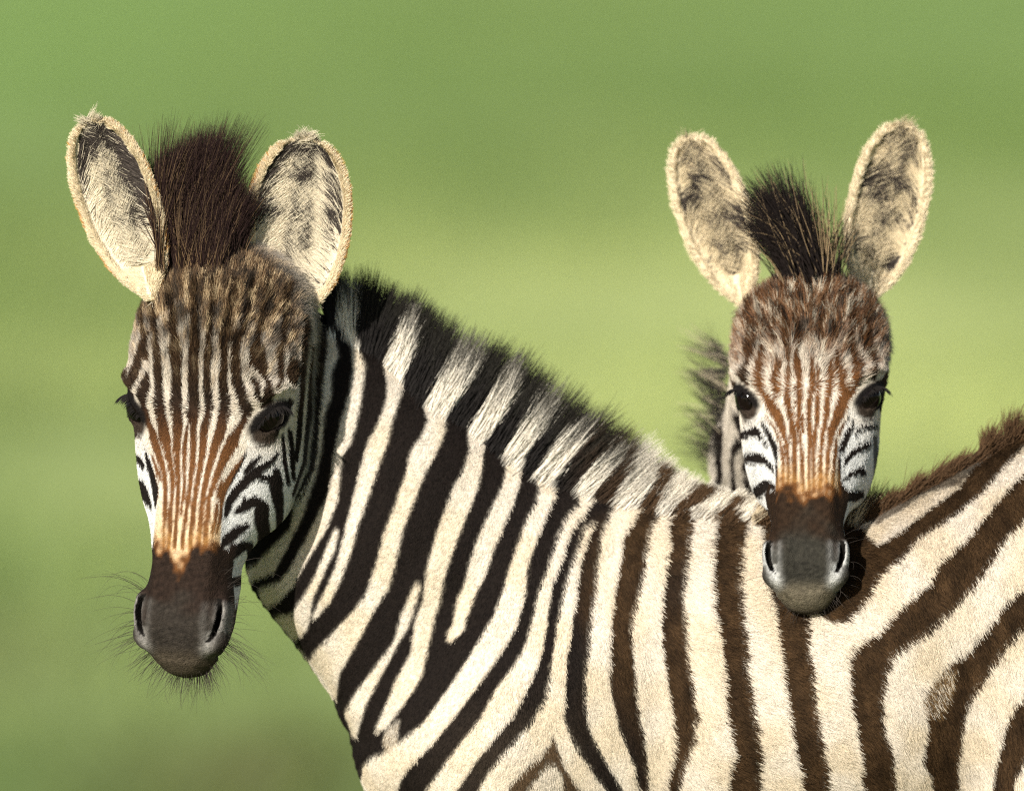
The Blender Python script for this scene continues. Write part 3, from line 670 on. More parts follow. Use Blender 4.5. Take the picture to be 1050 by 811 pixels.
def head_coat(q, u, v, face, P, which, rnd, ears):
    """colour, hair length (m), local flow (a,h,d), lift, density for points on a head"""
    a, h, d = q[:, 0], q[:, 1], q[:, 2]; n = len(a)
    r1, r2 = rnd[:, 0], rnd[:, 1]
    dark = face.at(u + (r1 - .5) * 1.0, v + (r2 - .5) * 2)
    if which == 1: nv, nl, nr = [400, 440, 470, 500, 521, 556], [130, 147, 156, 163.5, 161, 158], [275, 258, 247, 233, 227.5, 225]
    else: nv, nl, nr = [380, 420, 440, 460, 480, 500], [770, 783, 791, 800, 798, 796], [880, 869, 864, 858, 860, 862]
    fl_, fr_ = np.interp(v, nv, nl), np.interp(v, nv, nr)
    front = ss(u, fl_ - 2, fl_ + 1) * (1 - ss(u, fr_ - 1, fr_ + 2)) * (1 - ss(d, 30, 45))   # nose ridge rusty, cheeks black and white
    light = CREAM * (1 - .0) * np.ones((n, 1)); wsel = ((1 - front) * ss(h, 150, 210))[:, None]
    light = light * (1 - wsel) + WHITE * wsel
    rust = front * ss(h, 80 if which == 2 else 135, 130 if which == 2 else 195)
    fb = (1 - ss(h, 95, 165))[:, None]
    dk = (BLACK * 1.2 * (1 - fb) + np.array([.034, .019, .010]) * fb) * (1 - rust[:, None]) + RUST * rust[:, None]
    gold = ss(h, 225, 265) * front                             # the nose stripes fade into golden brown
    light = light * (1 - .45 * gold[:, None]) + np.array([.55, .34, .12]) * .45 * gold[:, None]
    col = light * (1 - dark[:, None]) + dk * dark[:, None]
    jaw = (ss(d, 88, 112) * (1 - ss(h, 215, 265)))[:, None] * .75
    jc = np.where(((dark > .5) | (r2 < .22))[:, None], np.array([.035, .030, .027]), np.array([.26, .235, .20]))  # striped jaw hair greyed: the cheek's shade is put into its colour
    jc = jc * (1 - .55 * (1 - ss(h, 120, 190)))[:, None]  # temple end darkened further, shade painted the same way
    col = col * (1 - jaw) + jc * jaw
    # fuzzy brown forehead
    fz = (1 - ss(h + 10 * fnoise(P, .012, 3), 50 if which == 1 else 70, 142 if which == 1 else 150)) * (1 - .55 * ss(d, 40, 80))
    up = 1 - ss(h, 120, 172)
    ang = np.arctan2(a, 225 - h); rad = np.hypot(a, 225 - h)
    sc_ = np.stack([ang * 150, rad * .10, d * .25], 1)
    stre = fnoise(sc_, 4.6, 11, 12) + .5 * fnoise(sc_, 11, 13, 8)
    pick = np.clip(.37 + .27 * stre + .16 * fnoise(P, .02, 12) + .50 * (r2 - .5), 0, 1)
    if which == 1: pal = np.stack([[.016, .010, .006], [.052, .029, .014], [.135, .078, .036], [.42, .31, .18]])
    else: pal = np.stack([[.022, .013, .008], [.130, .048, .014], [.160, .088, .042], [.48, .41, .31]])
    x = pick * 2.999; i = np.clip(x.astype(int), 0, 2); f = (x - i)[:, None]
    fzc = pal[i] * (1 - f) + pal[i + 1] * f
    fzc = fzc * (.46 + .66 * (1 - dark[:, None]))
    mixf = (fz * (.97 if which == 1 else .96))[:, None]
    col = col * (1 - mixf) + fzc * mixf
    # muzzle: dark brown upper part, grey skin with pale nostril rims
    wob = 3.5 * fnoise(P, .016, 5) + (r1 - .5) * 7
    if which == 1: edge = 556 + 22 * np.exp(-((u - 183) / 11) ** 2) - 3 * np.exp(-((u - 168) / 8) ** 2)
    else: edge = 498 + 9 * np.exp(-((u - 827) / 9) ** 2) - 3 * np.exp(-((u - 806) / 8) ** 2)
    edge = edge + wob + ss(d, 34, 46) * 60
    mz = ss(v, edge - 2, edge + 4)
    gm = ss(v, edge - 24, edge - 1) * (1 - mz) * front
    gcol = np.array([.36, .19, .06]) if which == 1 else np.array([.33, .17, .05])
    col = col * (1 - .55 * gm[:, None]) + gcol * .55 * gm[:, None]
    g2 = ss(v, edge - 7, edge) * (1 - ss(v, edge + 4, edge + 12)) * front
    mtop = np.array([.019, .0115, .0080]) if which == 1 else np.array([.021, .0115, .0062])
    mid = np.array([.025, .020, .0155]) if which == 1 else np.array([.025, .0225, .0170])
    rim = np.array([.20, .185, .165]) if which == 1 else np.array([.46, .45, .42])
    chin = np.array([.060, .046, .031]) if which == 1 else np.array([.115, .095, .064])
    g = ss(h + 10 * fnoise(P, .03, 8) + np.abs(a) * -.45, 318, 352)[:, None] if which == 1 else ss(h + 9 * fnoise(P, .03, 8) - np.abs(a) * .9, 284, 350)[:, None]
    mc = mtop * (1 - g) + mid * g
    for c0_, w_ in ((371, 1.3), (377.5, 1.1), (383, 1.0)): mc = mc * (1 - .38 * np.exp(-((h - c0_ + 5 * np.cos(a / 11) - 3) / w_) ** 2) * (1 - ss(np.abs(a), 18, 30)))[:, None]  # thin dark arcs: shade of the creases above the lip, painted into the colour
    cg = (ss(h, 384, 402))[:, None]; mc = mc * (1 - cg * .8) + chin * cg * .8
    wing = (np.exp(-((np.abs(a) - 47 + (h - 350) * (h > 368) * .35) / 6.5) ** 2) * ss(h, 334, 344) * (1 - ss(h, 386, 400)))[:, None]
    mc = mc * (1 - wing * .9) + rim * wing * .9
    ins = np.exp(-((np.abs(a) - 30) / 3.5) ** 2) * ss(h, 336, 344) * (1 - ss(h, 372, 382)); mc = mc + (rim - mc) * (.18 * ins)[:, None]
    mq = (np.abs(a), h, d); hole = np.maximum(ellip(mq, (38.2, 357, 5), (8, 21, 21), 0.16), -ellip(mq, (32.6, 358, 4), (8.6, 27, 34), 0.16)) < 0.9
    mc[hole & (d > 5)] = [.006, .005, .004]
    sk = ss(d, 28, 50)[:, None]; mc = mc * (1 - sk) + np.array([.03, .022, .018]) * sk
    mc = mc * (.55 + .85 * r2[:, None] + .12 * fnoise(P, .007, 61)[:, None]); spk = (r1 > .975) & (h > 325); mc[spk] *= 2.0
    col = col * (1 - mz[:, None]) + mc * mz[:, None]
    g2c = (g2 * .55 * (r2 < .6))[:, None]; col = col * (1 - g2c) + np.array([.17, .065, .017]) * g2c
    # dark skin round the eyes
    er = ellip((np.abs(a), h, d), (76, 149, 28), (28, 11.8, 26), -0.68)
    em = (1 - ss(er, -1.5, 3.0))[:, None]
    col = col * (1 - em) + np.array([.0075, .006, .0055]) * em
    ul = (1 - ss(ellip((np.abs(a), h, d), (69, 168, 30), (12, 7.5, 20), -0.4), -2, 3))[:, None]
    col = col * (1 - ul) + np.array([.030, .021, .015]) * (.6 + .9 * r1[:, None]) * ul
    # hair growth
    ln = np.interp(h, [-40, 0, 60, 105, 150, 230, 290, 310], [.019, .017, .013, .0085, .0050, .0032, .0026, .0020]) * (1.0 if which == 1 else 1.18)
    ln = ln * (1 + (.05 if which == 1 else .1) * ss(d, 55, 95)) + (.004 if which == 1 else .001) * ss(d, 100, 140)
    ln = np.where(mz > .5, .0022, ln)
    ln = np.where(er < 5, .0024, ln)
    fu = np.stack([a, h - 225, 0 * a], 1) / rad[:, None]
    fd = np.stack([.10 * np.tanh(a / 20), np.ones(n), 0 * a], 1)
    fl = fu * up[:, None] + fd * (1 - up[:, None])
    fl[:, 0] += np.tanh(a / 16) * up * (1 - up) * 2.2
    fl[:, 2] += ss(d, 30, 70) * .5
    side = ss(d, 45, 80)[:, None]
    fl = fl * (1 - side) + np.stack([.2 * np.sign(a), .8 * np.ones(n), .7 * np.ones(n)], 1) * side
    lift = np.interp(h, [0, 80, 140, 220], [.62, .55, .38, .25])
    den = np.where(mz > .6, 1.0 - .95 * hole * (d > 5), 1.0) * np.where((er < -4) & (ellip((np.abs(a), h, d), (80, 151.5, 22), (18, 7.6, 22), -0.62) < 1), .0, 1.0)
    return col, ln, fl, lift, den

def ear_coat(e, P, Nn, rnd, which, side):
    a, t, n = e.local(P); tau = t / e.L
    wd = np.interp(tau, e.TT, e.EE) * e.e; dp = e.dep * wd + .004
    k = np.sqrt((a / wd) ** 2 + (n / dp) ** 2)
    sx = a / wd
    inside = (Nn @ e.n > -.15) & (k < .985)
    rimd = (1 - k) * np.minimum(wd, dp)
    rim = ss(n, -.0055, -.0005)
    c_in = np.array([.60, .52, .38]) if which == 1 else np.array([.55, .45, .29])
    dk = np.array([.030, .024, .020])
    nz = fnoise(np.stack([sx * 1.2, tau * 3], 1), 1.0, 21 + which * 3 + side)
    if which == 1:
        pd = .10 + .95 * ss(tau + .06 * nz - .10 * sx ** 2 * (1), .66, .80) + .95 * np.exp(-((sx - .04 - .10 * np.sin(tau * 9)) / .13) ** 2) * (1 - ss(tau, .48, .66)) * ss(tau, .05, .15) + .5 * ss(np.abs(sx), .58, .78) * ss(tau, .25, .5) + .15 * nz
        if side == 0: pd = pd + .75 * ss(-sx, -.05, .45) * ss(tau, .15, .35) - .25
    else:
        pd = .14 + .62 * np.exp(-((sx - (.10 if side else -.02)) / .34) ** 2) * ss(tau, .2, .45) * (1 - ss(tau, .80, .95)) + .34 * nz
        if side == 0: pd = pd + .15 * ss(-sx, 0, .5)
    pd = pd * (1 - ss(rim, .5, 1) * .97) * (1 - ss(tau, .88, .95))
    isd = (.55 * rnd[:, 0] + .45 * (.5 + .5 * fnoise(P, .006, 27))) < np.clip(pd + .10 * (tau < .9) - .2 * (tau > .93), 0, .97)
    col = np.where(isd[:, None], dk * (1 + .8 * rnd[:, 1:2]), c_in * (.80 + .35 * rnd[:, 1:2]))
    edge_t = np.array([.50, .27, .09]) if which == 1 else np.array([.60, .47, .27])
    lip = ss(np.abs(k), .90, 1.02) * rim
    crm = np.array([.66, .55, .37])
    col = np.where(rim[:, None] > .55, crm * (.8 + .4 * rnd[:, 1:2]), col)
    if which == 1:
        tn = (rim > .3) & (k > .95) & (rnd[:, 0] < .42 + .45 * nz)
        col[tn] = edge_t * (.6 + .6 * rnd[tn, 1:2])
    outer = ~inside & (rim < .4)
    col[outer] = crm * (.7 + .4 * rnd[outer, 1:2])
    if which == 1:
        tipo = outer & (tau > .8) & (tau < .92) & (np.abs(k) < .9); col[tipo] = dk
    ln = np.where(inside & (rim < .55), .021, .0060)
    ln = np.where(rim > .55, .0058 if which == 1 else .0072, ln)
    sg = -np.sign(a)[:, None]
    fl = np.where((inside & (rim < .55))[:, None], e.s * sg * (.35 + .6 * np.abs(sx)[:, None]) + e.t * .5 + e.n * .3, e.t * .75 + e.s * np.sign(a)[:, None] * .55 + e.n * .12)
    lift = np.where(inside & (rim < .55), .35, .45)
    return col, ln, fl, lift

def body_coat(P, u, v, rnd, skin=False):
    n = len(P)
    js = np.where(u < 600, 1.4, 2.6)
    if skin: dark = np.where(BODY_SOFT.at(u, v) < .98, BODY_SOFT.at(u, v), BODY.at(u, v))
    else: dark = BODY.at(u + (rnd[:, 0] - .5) * js, v + (rnd[:, 1] - .5) * 3)
    br = ss(u + 25 * fnoise(P, .15, 31), 585, 690)[:, None]
    dk = BLACK * (1 - br) + BROWN * br
    dk = dk * (1 + .18 * fnoise(P, .03, 32)[:, None] * br)
    yl = (.5 + .5 * fnoise(P, .05, 33))[:, None]; lt = CREAM * (1.04 - np.array([.04, .08, .17]) * np.clip(yl, 0, 1))
    shoulder_grey = (np.exp(-(((u - 525) / 70) ** 2 + ((v - 780) / 55) ** 2)) * .3)[:, None]
    dk = dk + shoulder_grey * np.array([.05, .036, .022])
    ch = (dark > .98) & (dark < .995); dk[ch] = np.array([.060, .036, .018]) * (.7 + .7 * rnd[ch, 2:3])
    part = (dark > .3) & (dark < .75) & (not skin)
    mx = np.where(part, (rnd[:, 2] < dark).astype(float), dark)[:, None]
    col = lt * (1 - mx) + dk * mx
    pk = part & (mx[:, 0] > .5); col[pk] = np.where((rnd[pk, 1:2] < .55), TAN * .55, BROWN * 1.6)
    low = v > 862
    if low.any():
        z = P[:, 2]
        st = .5 + .5 * np.tanh(4 * np.sin(z * 95 + 3 * P[:, 0] * 6))
        leg_c = CREAM * (1 - st[:, None]) + BLACK * st[:, None]
        hoof = z < .05
        leg_c[hoof] = [.03, .026, .022]
        f = ss(v, 866, 885)[:, None]
        col = col * (1 - f) + leg_c * f
    return col

def subtri(V, Q):
    return np.concatenate([Q[:, [0, 1, 2]], Q[:, [0, 2, 3]]])

def scatter(V, N, Q, count, weight, rng):
    T = subtri(V, Q)
    c = V[T].mean(1)
    ar = .5 * np.linalg.norm(np.cross(V[T[:, 1]] - V[T[:, 0]], V[T[:, 2]] - V[T[:, 0]]), axis=1)
    nn = unit(N[T].mean(1))
    w = ar * weight(c, nn, T)
    cs = np.cumsum(w); n = int(min(count, cs[-1] * 1e6 * 10))
    f = np.searchsorted(cs, rng.random(count) * cs[-1])
    r = rng.random((count, 2)); s = np.sqrt(r[:, :1])
    b = np.concatenate([1 - s, s * (1 - r[:, 1:]), s * r[:, 1:]], 1)
    P = (V[T[f]] * b[:, :, None]).sum(1); NN = unit((N[T[f]] * b[:, :, None]).sum(1))
    return P, NN, f, T

def grow(P, N, flow, lift, ln, col, rng, k=4, r0=.00042, tip_gain=1.0, sag=.25, wob=.13, clump=.11):
    """bend each hair from its root along the lie of the coat"""
    t = unit(flow - N * (flow * N).sum(1, keepdims=True))
    nzv = np.stack([fnoise(P, .022, 100 + i) for i in range(3)], 1) * clump
    t = unit(t + nzv + rng.normal(size=P.shape) * wob)
    t = unit(t - N * (t * N).sum(1, keepdims=True))
    L = (ln * rng.uniform(.65, 1.25, len(P)))[:, None]
    lf = np.clip(lift * rng.uniform(.7, 1.3, len(P)), .05, 1.4)[:, None]
    pts = [P - N * .0006]
    for i in range(1, k):
        s = i / (k - 1)
        d = unit(t * np.cos(lf * (1 - sag * s)) + N * np.sin(lf * (1 - sag * s)))
        pts.append(pts[-1] + d * L / (k - 1) + rng.normal(size=P.shape) * (L * .02))
    Pn = np.stack(pts, 1)
    s = np.linspace(0, 1, k)[None, :, None]
    dkm = (col.max(1) < .06)[:, None, None]
    sh = np.where(dkm, rng.uniform(.35, 1.75, (len(P), 1, 1)), rng.uniform(.80, 1.16, (len(P), 1, 1)))
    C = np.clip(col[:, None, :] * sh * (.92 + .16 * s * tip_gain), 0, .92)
    rad = r0 * (1 - .78 * np.linspace(0, 1, k))[None, :] * rng.uniform(.75, 1.2, (len(P), 1))
    return Pn, C, rad

def eye_mesh(c, r, fw):
    a = np.linspace(0, math.pi, 25); b = np.linspace(0, 2 * math.pi, 48, endpoint=False)
    V = []; 
    A, Bq = np.meshgrid(a, b, indexing='ij')
    rr = r * (1 + .06 * np.exp(-(A / .55) ** 2))
    X = np.stack([rr * np.sin(A) * np.cos(Bq), rr * np.sin(A) * np.sin(Bq), rr * np.cos(A)], -1).reshape(-1, 3)
    z = unit(fw); x = unit(np.cross([0, 0, 1.0], z)); y = np.cross(z, x)
    X = X @ np.stack([x, y, z]) + c
    Q = [(i * 48 + j, i * 48 + (j + 1) % 48, (i + 1) * 48 + (j + 1) % 48, (i + 1) * 48 + j) for i in range(24) for j in range(48)]
    return X, np.array(Q)[:, ::-1]

def strands(root, d0, d1, ln, col_root, col_tip, r0, rng, k=7, wob=.08, curl=0.0):
    """long hairs that leave along d0 and end along d1"""
    n = len(root); pts = [root]; ln = np.broadcast_to(ln, (n,))[:, None]
    jit = rng.normal(size=(n, 3)) * wob
    ph = rng.uniform(0, 6.28, (n, 1)); ax = unit(rng.normal(size=(n, 3)))
    for i in range(1, k):
        s = (i - .5) / (k - 1)
        d = unit(d0 * (1 - s) + d1 * s + jit * (.4 + s) + ax * curl * np.sin(ph + s * 7))
        pts.append(pts[-1] + d * ln / (k - 1))
    s = np.linspace(0, 1, k)[None, :, None]
    C = (col_root[:, None, :] * (1 - s) + col_tip[:, None, :] * s) * rng.uniform(.75, 1.25, (n, 1, 1))
    rad = r0 * (1 - .85 * np.linspace(0, 1, k) ** 1.5)[None, :] * rng.uniform(.7, 1.25, (n, 1))
    return np.stack(pts, 1), np.clip(C, 0, .9), rad

def along(poly, n, rng):
    p = np.array(poly, float); L = np.r_[0, np.cumsum(np.hypot(*(p[1:, :2] - p[:-1, :2]).T))]
    s = rng.uniform(0, L[-1], n)
    return np.stack([np.interp(s, L, p[:, i]) for i in range(p.shape[1])], 1)
def join(parts):
    return tuple(np.concatenate([p[i] for p in parts]) for i in range(3))
def Wn(px, py, y):
    return np.stack([W(a, b, c) for a, b, c in zip(px, py, np.broadcast_to(y, np.shape(px)))])
def snap(P, V, N, step=4):
    """move points to the nearest of the surface's vertices, return point and normal"""
    out = np.empty_like(P); nn = np.empty_like(P)
    from mathutils.kdtree import KDTree
    kd = KDTree(len(V[::step]))
    for i, v in enumerate(V[::step]): kd.insert(v, i)
    kd.balance()
    for i, p in enumerate(P):
        co, j, _ = kd.find(p); out[i] = V[j * step]; nn[i] = N[j * step]
    return out, nn

def lashes(head, which, rng):
    parts = []
    for sg in (-1, 1):
        n = 95
        t = rng.uniform(-1, 1, n)
        q = np.stack([sg * (80 + 14 * t), 142 - 11 * t - 3 * (1 - t * t), 22 + 10 * np.abs(t) + 6 * t], 1)
        # keep the roots on the lid's sphere
        c = np.array([sg * 67.5, 146, 36.]); q = c + unit(q - c) * 21.0
        root = head.world(q)
        d0 = head.vec(unit(np.stack([sg * (.65 + .3 * t), np.full(n, .30), -.65 + .3 * t], 1)))
        d1 = head.vec(unit(np.stack([sg * (.40 + .25 * t), np.full(n, 1.0), -.15 + .2 * t], 1)))
        c0 = np.tile([.012, .010, .009], (n, 1))
        parts.append(strands(root, d0, d1, rng.uniform(.009, .021, n) * (.7 + .3 * t), c0, c0, .00045, rng, 6, .06))
    return parts

def whiskers(head, rng, n=260, scale=1.0):
    q = []; 
    for _ in range(n):
        sg = rng.choice([-1, 1]); h = rng.choice([rng.uniform(385, 412), rng.uniform(372, 412), rng.uniform(320, 380)], p=[.45, .40, .15])
        w = np.interp(h, [300, 342, 360, 375, 390, 404, 412], [42, 50, 52, 49, 41, 30, 17])
        t = rng.uniform(.55, 1) if h < 384 else rng.uniform(0, 1)
        q.append((sg * w * t, h + (4 if h > 384 else 0), np.interp(h, [300, 360, 390, 412], [30, 26, 34, 44]) + (0 if t > .8 else rng.uniform(0, 18) * (h > 384))))
    q = np.array(q)
    root = head.world(q); m = len(q)
    out = unit(np.stack([q[:, 0] / 30, (q[:, 1] - 366) / 28, rng.uniform(-.9, .3, m)], 1))
    d0 = head.vec(out); d1 = head.vec(unit(out * .5 + np.stack([q[:, 0] / 90 + rng.normal(size=m) * .5, np.ones(m) * .7, rng.normal(size=m) * .3], 1)))
    c = np.tile([.03, .024, .02], (m, 1))
    return strands(root, d0, d1, rng.uniform(.012, .036, m) * np.where(q[:, 1] < 384, 1.9, 1) * scale, c, c * 1.6, .00019, rng, 7, .12, .10)

# ------------------------------------------------------------------ ground and grass
def ground_tone(x, y):
    """grass colour from place to place on the plain (metres)"""
    P = np.stack([x, y], 1)
    base = np.array([.160, .222, .060]); dry = np.array([.440, .478, .174]); deep = np.array([.196, .284, .082]); earth = np.array([.11, .085, .035])
    Pn = np.stack([x * 3.2, y * .8], 1)
    n1 = fnoise(Pn, 5.0, 51)
    fdry = np.exp(-(((y - 15.5) / 7.5) ** 2)) * (.14 + .76 * ss(x, -1.8, .6)) * (1 - .30 * ss(x, .55, 1.5)) + .10 * n1
    fdeep = ss(y, 17, 38) * (.66 - .30 * np.exp(-(((x - .2) / 1.0) ** 2))) + .95 * ss(-x, .9, 2.3) * ss(y, 20, 34) + .35 * np.exp(-(((y - 8.2) / 2.2) ** 2)) * ss(-x, .2, .9)
    fe = .60 * np.exp(-(((x + .42) / .22) ** 2 + ((y - 6.0) / .8) ** 2)) + .35 * np.exp(-(((x + .95) / .25) ** 2 + ((y - 8.2) / 1.3) ** 2))
    c = base + (dry - base) * np.clip(fdry, 0, 1)[:, None]
    c = c + (deep - c) * np.clip(fdeep, 0, 1)[:, None]
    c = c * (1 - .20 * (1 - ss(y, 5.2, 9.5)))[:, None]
    c = c + (earth - c) * np.clip(fe, 0, 1)[:, None]
    return c
def make_ground():
    gx = np.concatenate([np.array([-3000, -1000, -300, -100, -40, -20]), np.linspace(-10, 10, 101), np.array([20, 40, 100, 300, 1000, 3000.])])
    gy = np.concatenate([np.array([-1000, -200, -60, -30]), np.linspace(-16, 60, 229), np.array([80, 120, 200, 400, 1000, 4000.])])
    X, Y = np.meshgrid(gx, gy, indexing='ij')
    V = np.stack([X.ravel(), Y.ravel(), np.zeros(X.size)], 1)
    Z = .025 * fnoise(V[:, :2], 6.0, 61) * ss(np.hypot(V[:, 0], V[:, 1] - .3), 1.5, 5)
    V[:, 2] = np.minimum(Z, .03)
    ny = len(gy); i, j = np.meshgrid(np.arange(len(gx) - 1), np.arange(ny - 1), indexing='ij'); i = i.ravel(); j = j.ravel()
    Q = np.stack([i * ny + j, (i + 1) * ny + j, (i + 1) * ny + j + 1, i * ny + j + 1], 1)
    m = attr_material('savanna_ground', .95, .05, .5, 40, .10, 3)
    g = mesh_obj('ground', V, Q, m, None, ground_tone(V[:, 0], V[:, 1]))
    g['kind'] = 'structure'; g['label'] = 'open green savanna ground stretching away behind the zebras'; g['category'] = 'ground'
    return g
def make_grass():
    r = np.random.default_rng(3); n = 60000
    y = -3 + 48 * r.random(n) ** 1.25; x = r.uniform(-1, 1, n) * (1.0 + .075 * (y + 12))
    h = r.uniform(.03, .09, n); a = r.uniform(0, 6.28, n); w = r.uniform(.004, .009, n)
    B = np.stack([x, y, np.zeros(n) - .01], 1); s = np.stack([np.cos(a), np.sin(a), 0 * a], 1)
    lean = np.stack([r.normal(size=n) * .4, r.normal(size=n) * .4, np.ones(n)], 1)
    V = np.stack([B - s * w[:, None], B + s * w[:, None], B + lean * h[:, None] * .6 + s * w[:, None] * .7, B + lean * h[:, None] * .6 - s * w[:, None] * .7,
                  B + lean * h[:, None] * np.array([1.25, 1.25, 1])], 1)
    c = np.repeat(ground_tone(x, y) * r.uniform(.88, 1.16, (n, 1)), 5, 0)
    o = np.arange(n)[:, None] * 5
    Q = np.concatenate([o + [0, 1, 2, 3], o + [3, 2, 4, 4]])
    T = np.concatenate([np.concatenate([o + [0, 1, 2], o + [0, 2, 3]]), o + [3, 2, 4]])
    m = attr_material('grass_blade', .7, .10)
    nt = m.node_tree; pb = nt.nodes['Principled BSDF']; tr = nt.nodes.new('ShaderNodeBsdfTranslucent'); mx = nt.nodes.new('ShaderNodeMixShader'); mx.inputs[0].default_value = .5
    src = pb.inputs['Base Color'].links[0].from_socket
    nt.links.new(src, tr.inputs['Color']); nt.links.new(pb.outputs[0], mx.inputs[1]); nt.links.new(tr.outputs[0], mx.inputs[2])
    nt.links.new(mx.outputs[0], nt.nodes['Material Output'].inputs['Surface'])
    g = mesh_obj('grass', V.reshape(-1, 3), T, m, None, c, False)
    g['kind'] = 'stuff'; g['label'] = 'soft green grass of the plain behind and below the zebras'; g['category'] = 'grass'
make_ground(); make_grass()

# ------------------------------------------------------------------ foal one
def shell_label(P, V):
    pass
DENS = 1.0
def foal_one():
    rng = np.random.default_rng(11)
    root = empty('zebra_foal', (0.25, 0, 0), 'larger striped zebra foal standing side on with its head turned to the camera', 'zebra', 'zebra foals')
    V, Q = build_field_one()
    V = relax(V, Q, 2, .4); N = vnormals(V, Q)
    def classify(P):
        fh = H1.sdf(P); fb = FLANK.sdf(P); fe = [e.sdf(P) for e in E1]
        A = np.stack([fb, fh] + fe, 1)
        lab = np.argmin(A - np.array([0, .001, .002, .002]), 1)
        q = H1.local(P)
        lab[(lab > 1) & (np.minimum(fe[0], fe[1]) > .004)] = 1
        lab[(lab == 0) & (P[:, 1] < -.085) & (q[:, 1] < 330) & (P[:, 0] < -.23)] = 1
        return lab
    def colour(P, Nn, rnd, skin=False):
        lab = classify(P); n = len(P)
        col = np.zeros((n, 3)); ln = np.full(n, .010); fl = np.tile([1.0, 0, -.5], (n, 1)); lift = np.full(n, .35); den = np.ones(n)
        b = lab == 0
        if b.any():
            Pb = P[b]; u, v = MAPB(Pb)
            col[b] = body_coat(Pb, u, v, rnd[b], skin)
            neck = 1 - ss(u, 430, 620); mid = ss(u, 620, 760); rump = ss(u, 820, 960)
            fx = -.40 * neck + .35 * (1 - neck) * (1 - mid) + .80 * mid * (1 - rump) + .45 * rump
            fz = -.92 * neck - .90 * (1 - neck) * (1 - mid) - .50 * mid * (1 - rump) - .80 * rump
            fl[b] = np.stack([fx, 0 * fx, fz], 1)
            ln[b] = .0056 * neck + .0074 * (1 - neck) + .0022 * mid
            lift[b] = .16 * neck + .19 * (1 - neck) + .05 * mid
            den[b] = np.where(v > 905, .0, 1.0) * (u < 1300)
        for li, q in ((1, None),):
            m = lab == 1
            if m.any():
                u, v = MAPH1(P[m])
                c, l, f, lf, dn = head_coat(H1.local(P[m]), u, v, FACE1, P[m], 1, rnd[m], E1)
                col[m] = c; ln[m] = l; fl[m] = H1.vec(f); lift[m] = lf; den[m] = dn
        for k in (0, 1):
            m = lab == 2 + k
            if m.any():
                c, l, f, lf = ear_coat(E1[k], P[m], Nn[m], rnd[m], 1, k)
                col[m] = c; ln[m] = l; fl[m] = f; lift[m] = lf
        return col, ln, fl, lift, den, lab
    col, *_ = colour(V, N, np.full((len(V), 3), .5), True)
    mesh_obj('body', V, Q, SKIN, root, col * .93)
    def weight(c, nn, T):
        w = np.where(nn[:, 1] > .35, .10, 1.0)
        u, v = MAPB(c)
        w = w * np.where((u > 1075) | (v > 835), .12, 1.0) * np.where(v > 900, 0, 1)
        q = H1.local(c); hd = (H1.sdf(c) < .006) | ((c[:, 2] > 1.135) & (c[:, 0] < -.15))
        w = w * np.where(hd, 2.3, 1.0)
        w = w * np.where(hd & (q[:, 1] > 280), 1.5, 1.0)
        return w
    P, NN, f, T = scatter(V, N, Q, int(880000 * DENS), weight, rng)
    rnd = rng.random((len(P), 3))
    c, ln, fl, lift, den, lab = colour(P, NN, rnd)
    keep = rng.random(len(P)) < den
    P, NN, c, ln, fl, lift, lab = [x[keep] for x in (P, NN, c, ln, fl, lift, lab)]
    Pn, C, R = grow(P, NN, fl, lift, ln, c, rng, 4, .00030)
    hair_obj('fur', Pn, C, R, HAIR, root)
    # eyes
    for sg in (-1, 1):
        X, q = eye_mesh(H1.world(np.array([sg * 66.5, 147, 35.5])), .0188, H1.vec(np.array([sg * .8, .1, -.7])))
        mesh_obj('eye', X, q, EYE, root)
    hair_obj('eyelashes', *join(lashes(H1, 1, rng)), HAIR, root)
    # mane: upright brush along the crest, the stripes run on into it
    base = [(338, 345, 56), (359, 353, 66), (391, 367, 66), (433, 413, 72), (480, 437, 82), (516, 469, 84), (549, 489, 84), (590, 503, 74), (630, 512, 56), (673, 519, 34), (720, 524, 24), (770, 530, 18)]
    dirs = [(338, -8, -70), (359, -4, -70), (391, 26, -58), (433, 37, -75), (480, 45, -71), (516, 49, -71), (549, 54, -58), (590, 44, -42), (630, 42, -34), (673, 30, -34), (720, 30, -26), (770, 26, -20)]
    n = 44000
    b = along(base, n, rng)
    wx = np.interp(b[:, 0], [d[0] for d in dirs], [d[1] for d in dirs]); wy = np.interp(b[:, 0], [d[0] for d in dirs], [d[2] for d in dirs])
    l = np.hypot(wx, wy); wx, wy = wx / l, wy / l
    t = rng.random(n); sgn = np.where(rng.random(n) < .72, -1, 1)
    jb = np.abs(rng.normal(size=n)) * np.interp(b[:, 0], [400, 600, 760], [3, 5, 11]) * (rng.random(n) < .5)
    px = b[:, 0] + wx * 15 * t - wx * jb * (1 - t); py = b[:, 1] + wy * 15 * t - wy * jb * (1 - t)
    Tm = bilerp(FLANK.T, (px - FLANK.X[0]) / FLANK.st, (py - FLANK.Y[0]) / FLANK.st)
    yy = sgn * np.clip(Tm - 2, 0, 40) * .001
    rt = Wn(px, py, yy)
    L = b[:, 2] * .001 * np.where(rng.random(n) < .25, rng.uniform(.25, .7, n), rng.uniform(.70, 1.12, n)) * (1 - .10 * t) * (1 + .10 * fnoise(np.stack([px, py], 1), 16, 77))
    cw = fnoise(np.stack([px, py], 1), 14, 78)[:, None]
    dd = unit(np.stack([wx, -yy / np.maximum(L, .01) * .9 + rng.normal(size=n) * .04, -wy], 1) + cw * np.array([.09, .03, .0]))
    Pn, C, R = strands(rt, dd, unit(dd + np.array([.06, 0, .02])), L, np.zeros((n, 3)), np.zeros((n, 3)), .00032, rng, 7, .08, .07)
    flat = Pn.reshape(-1, 3); u, v = MAPB(flat)
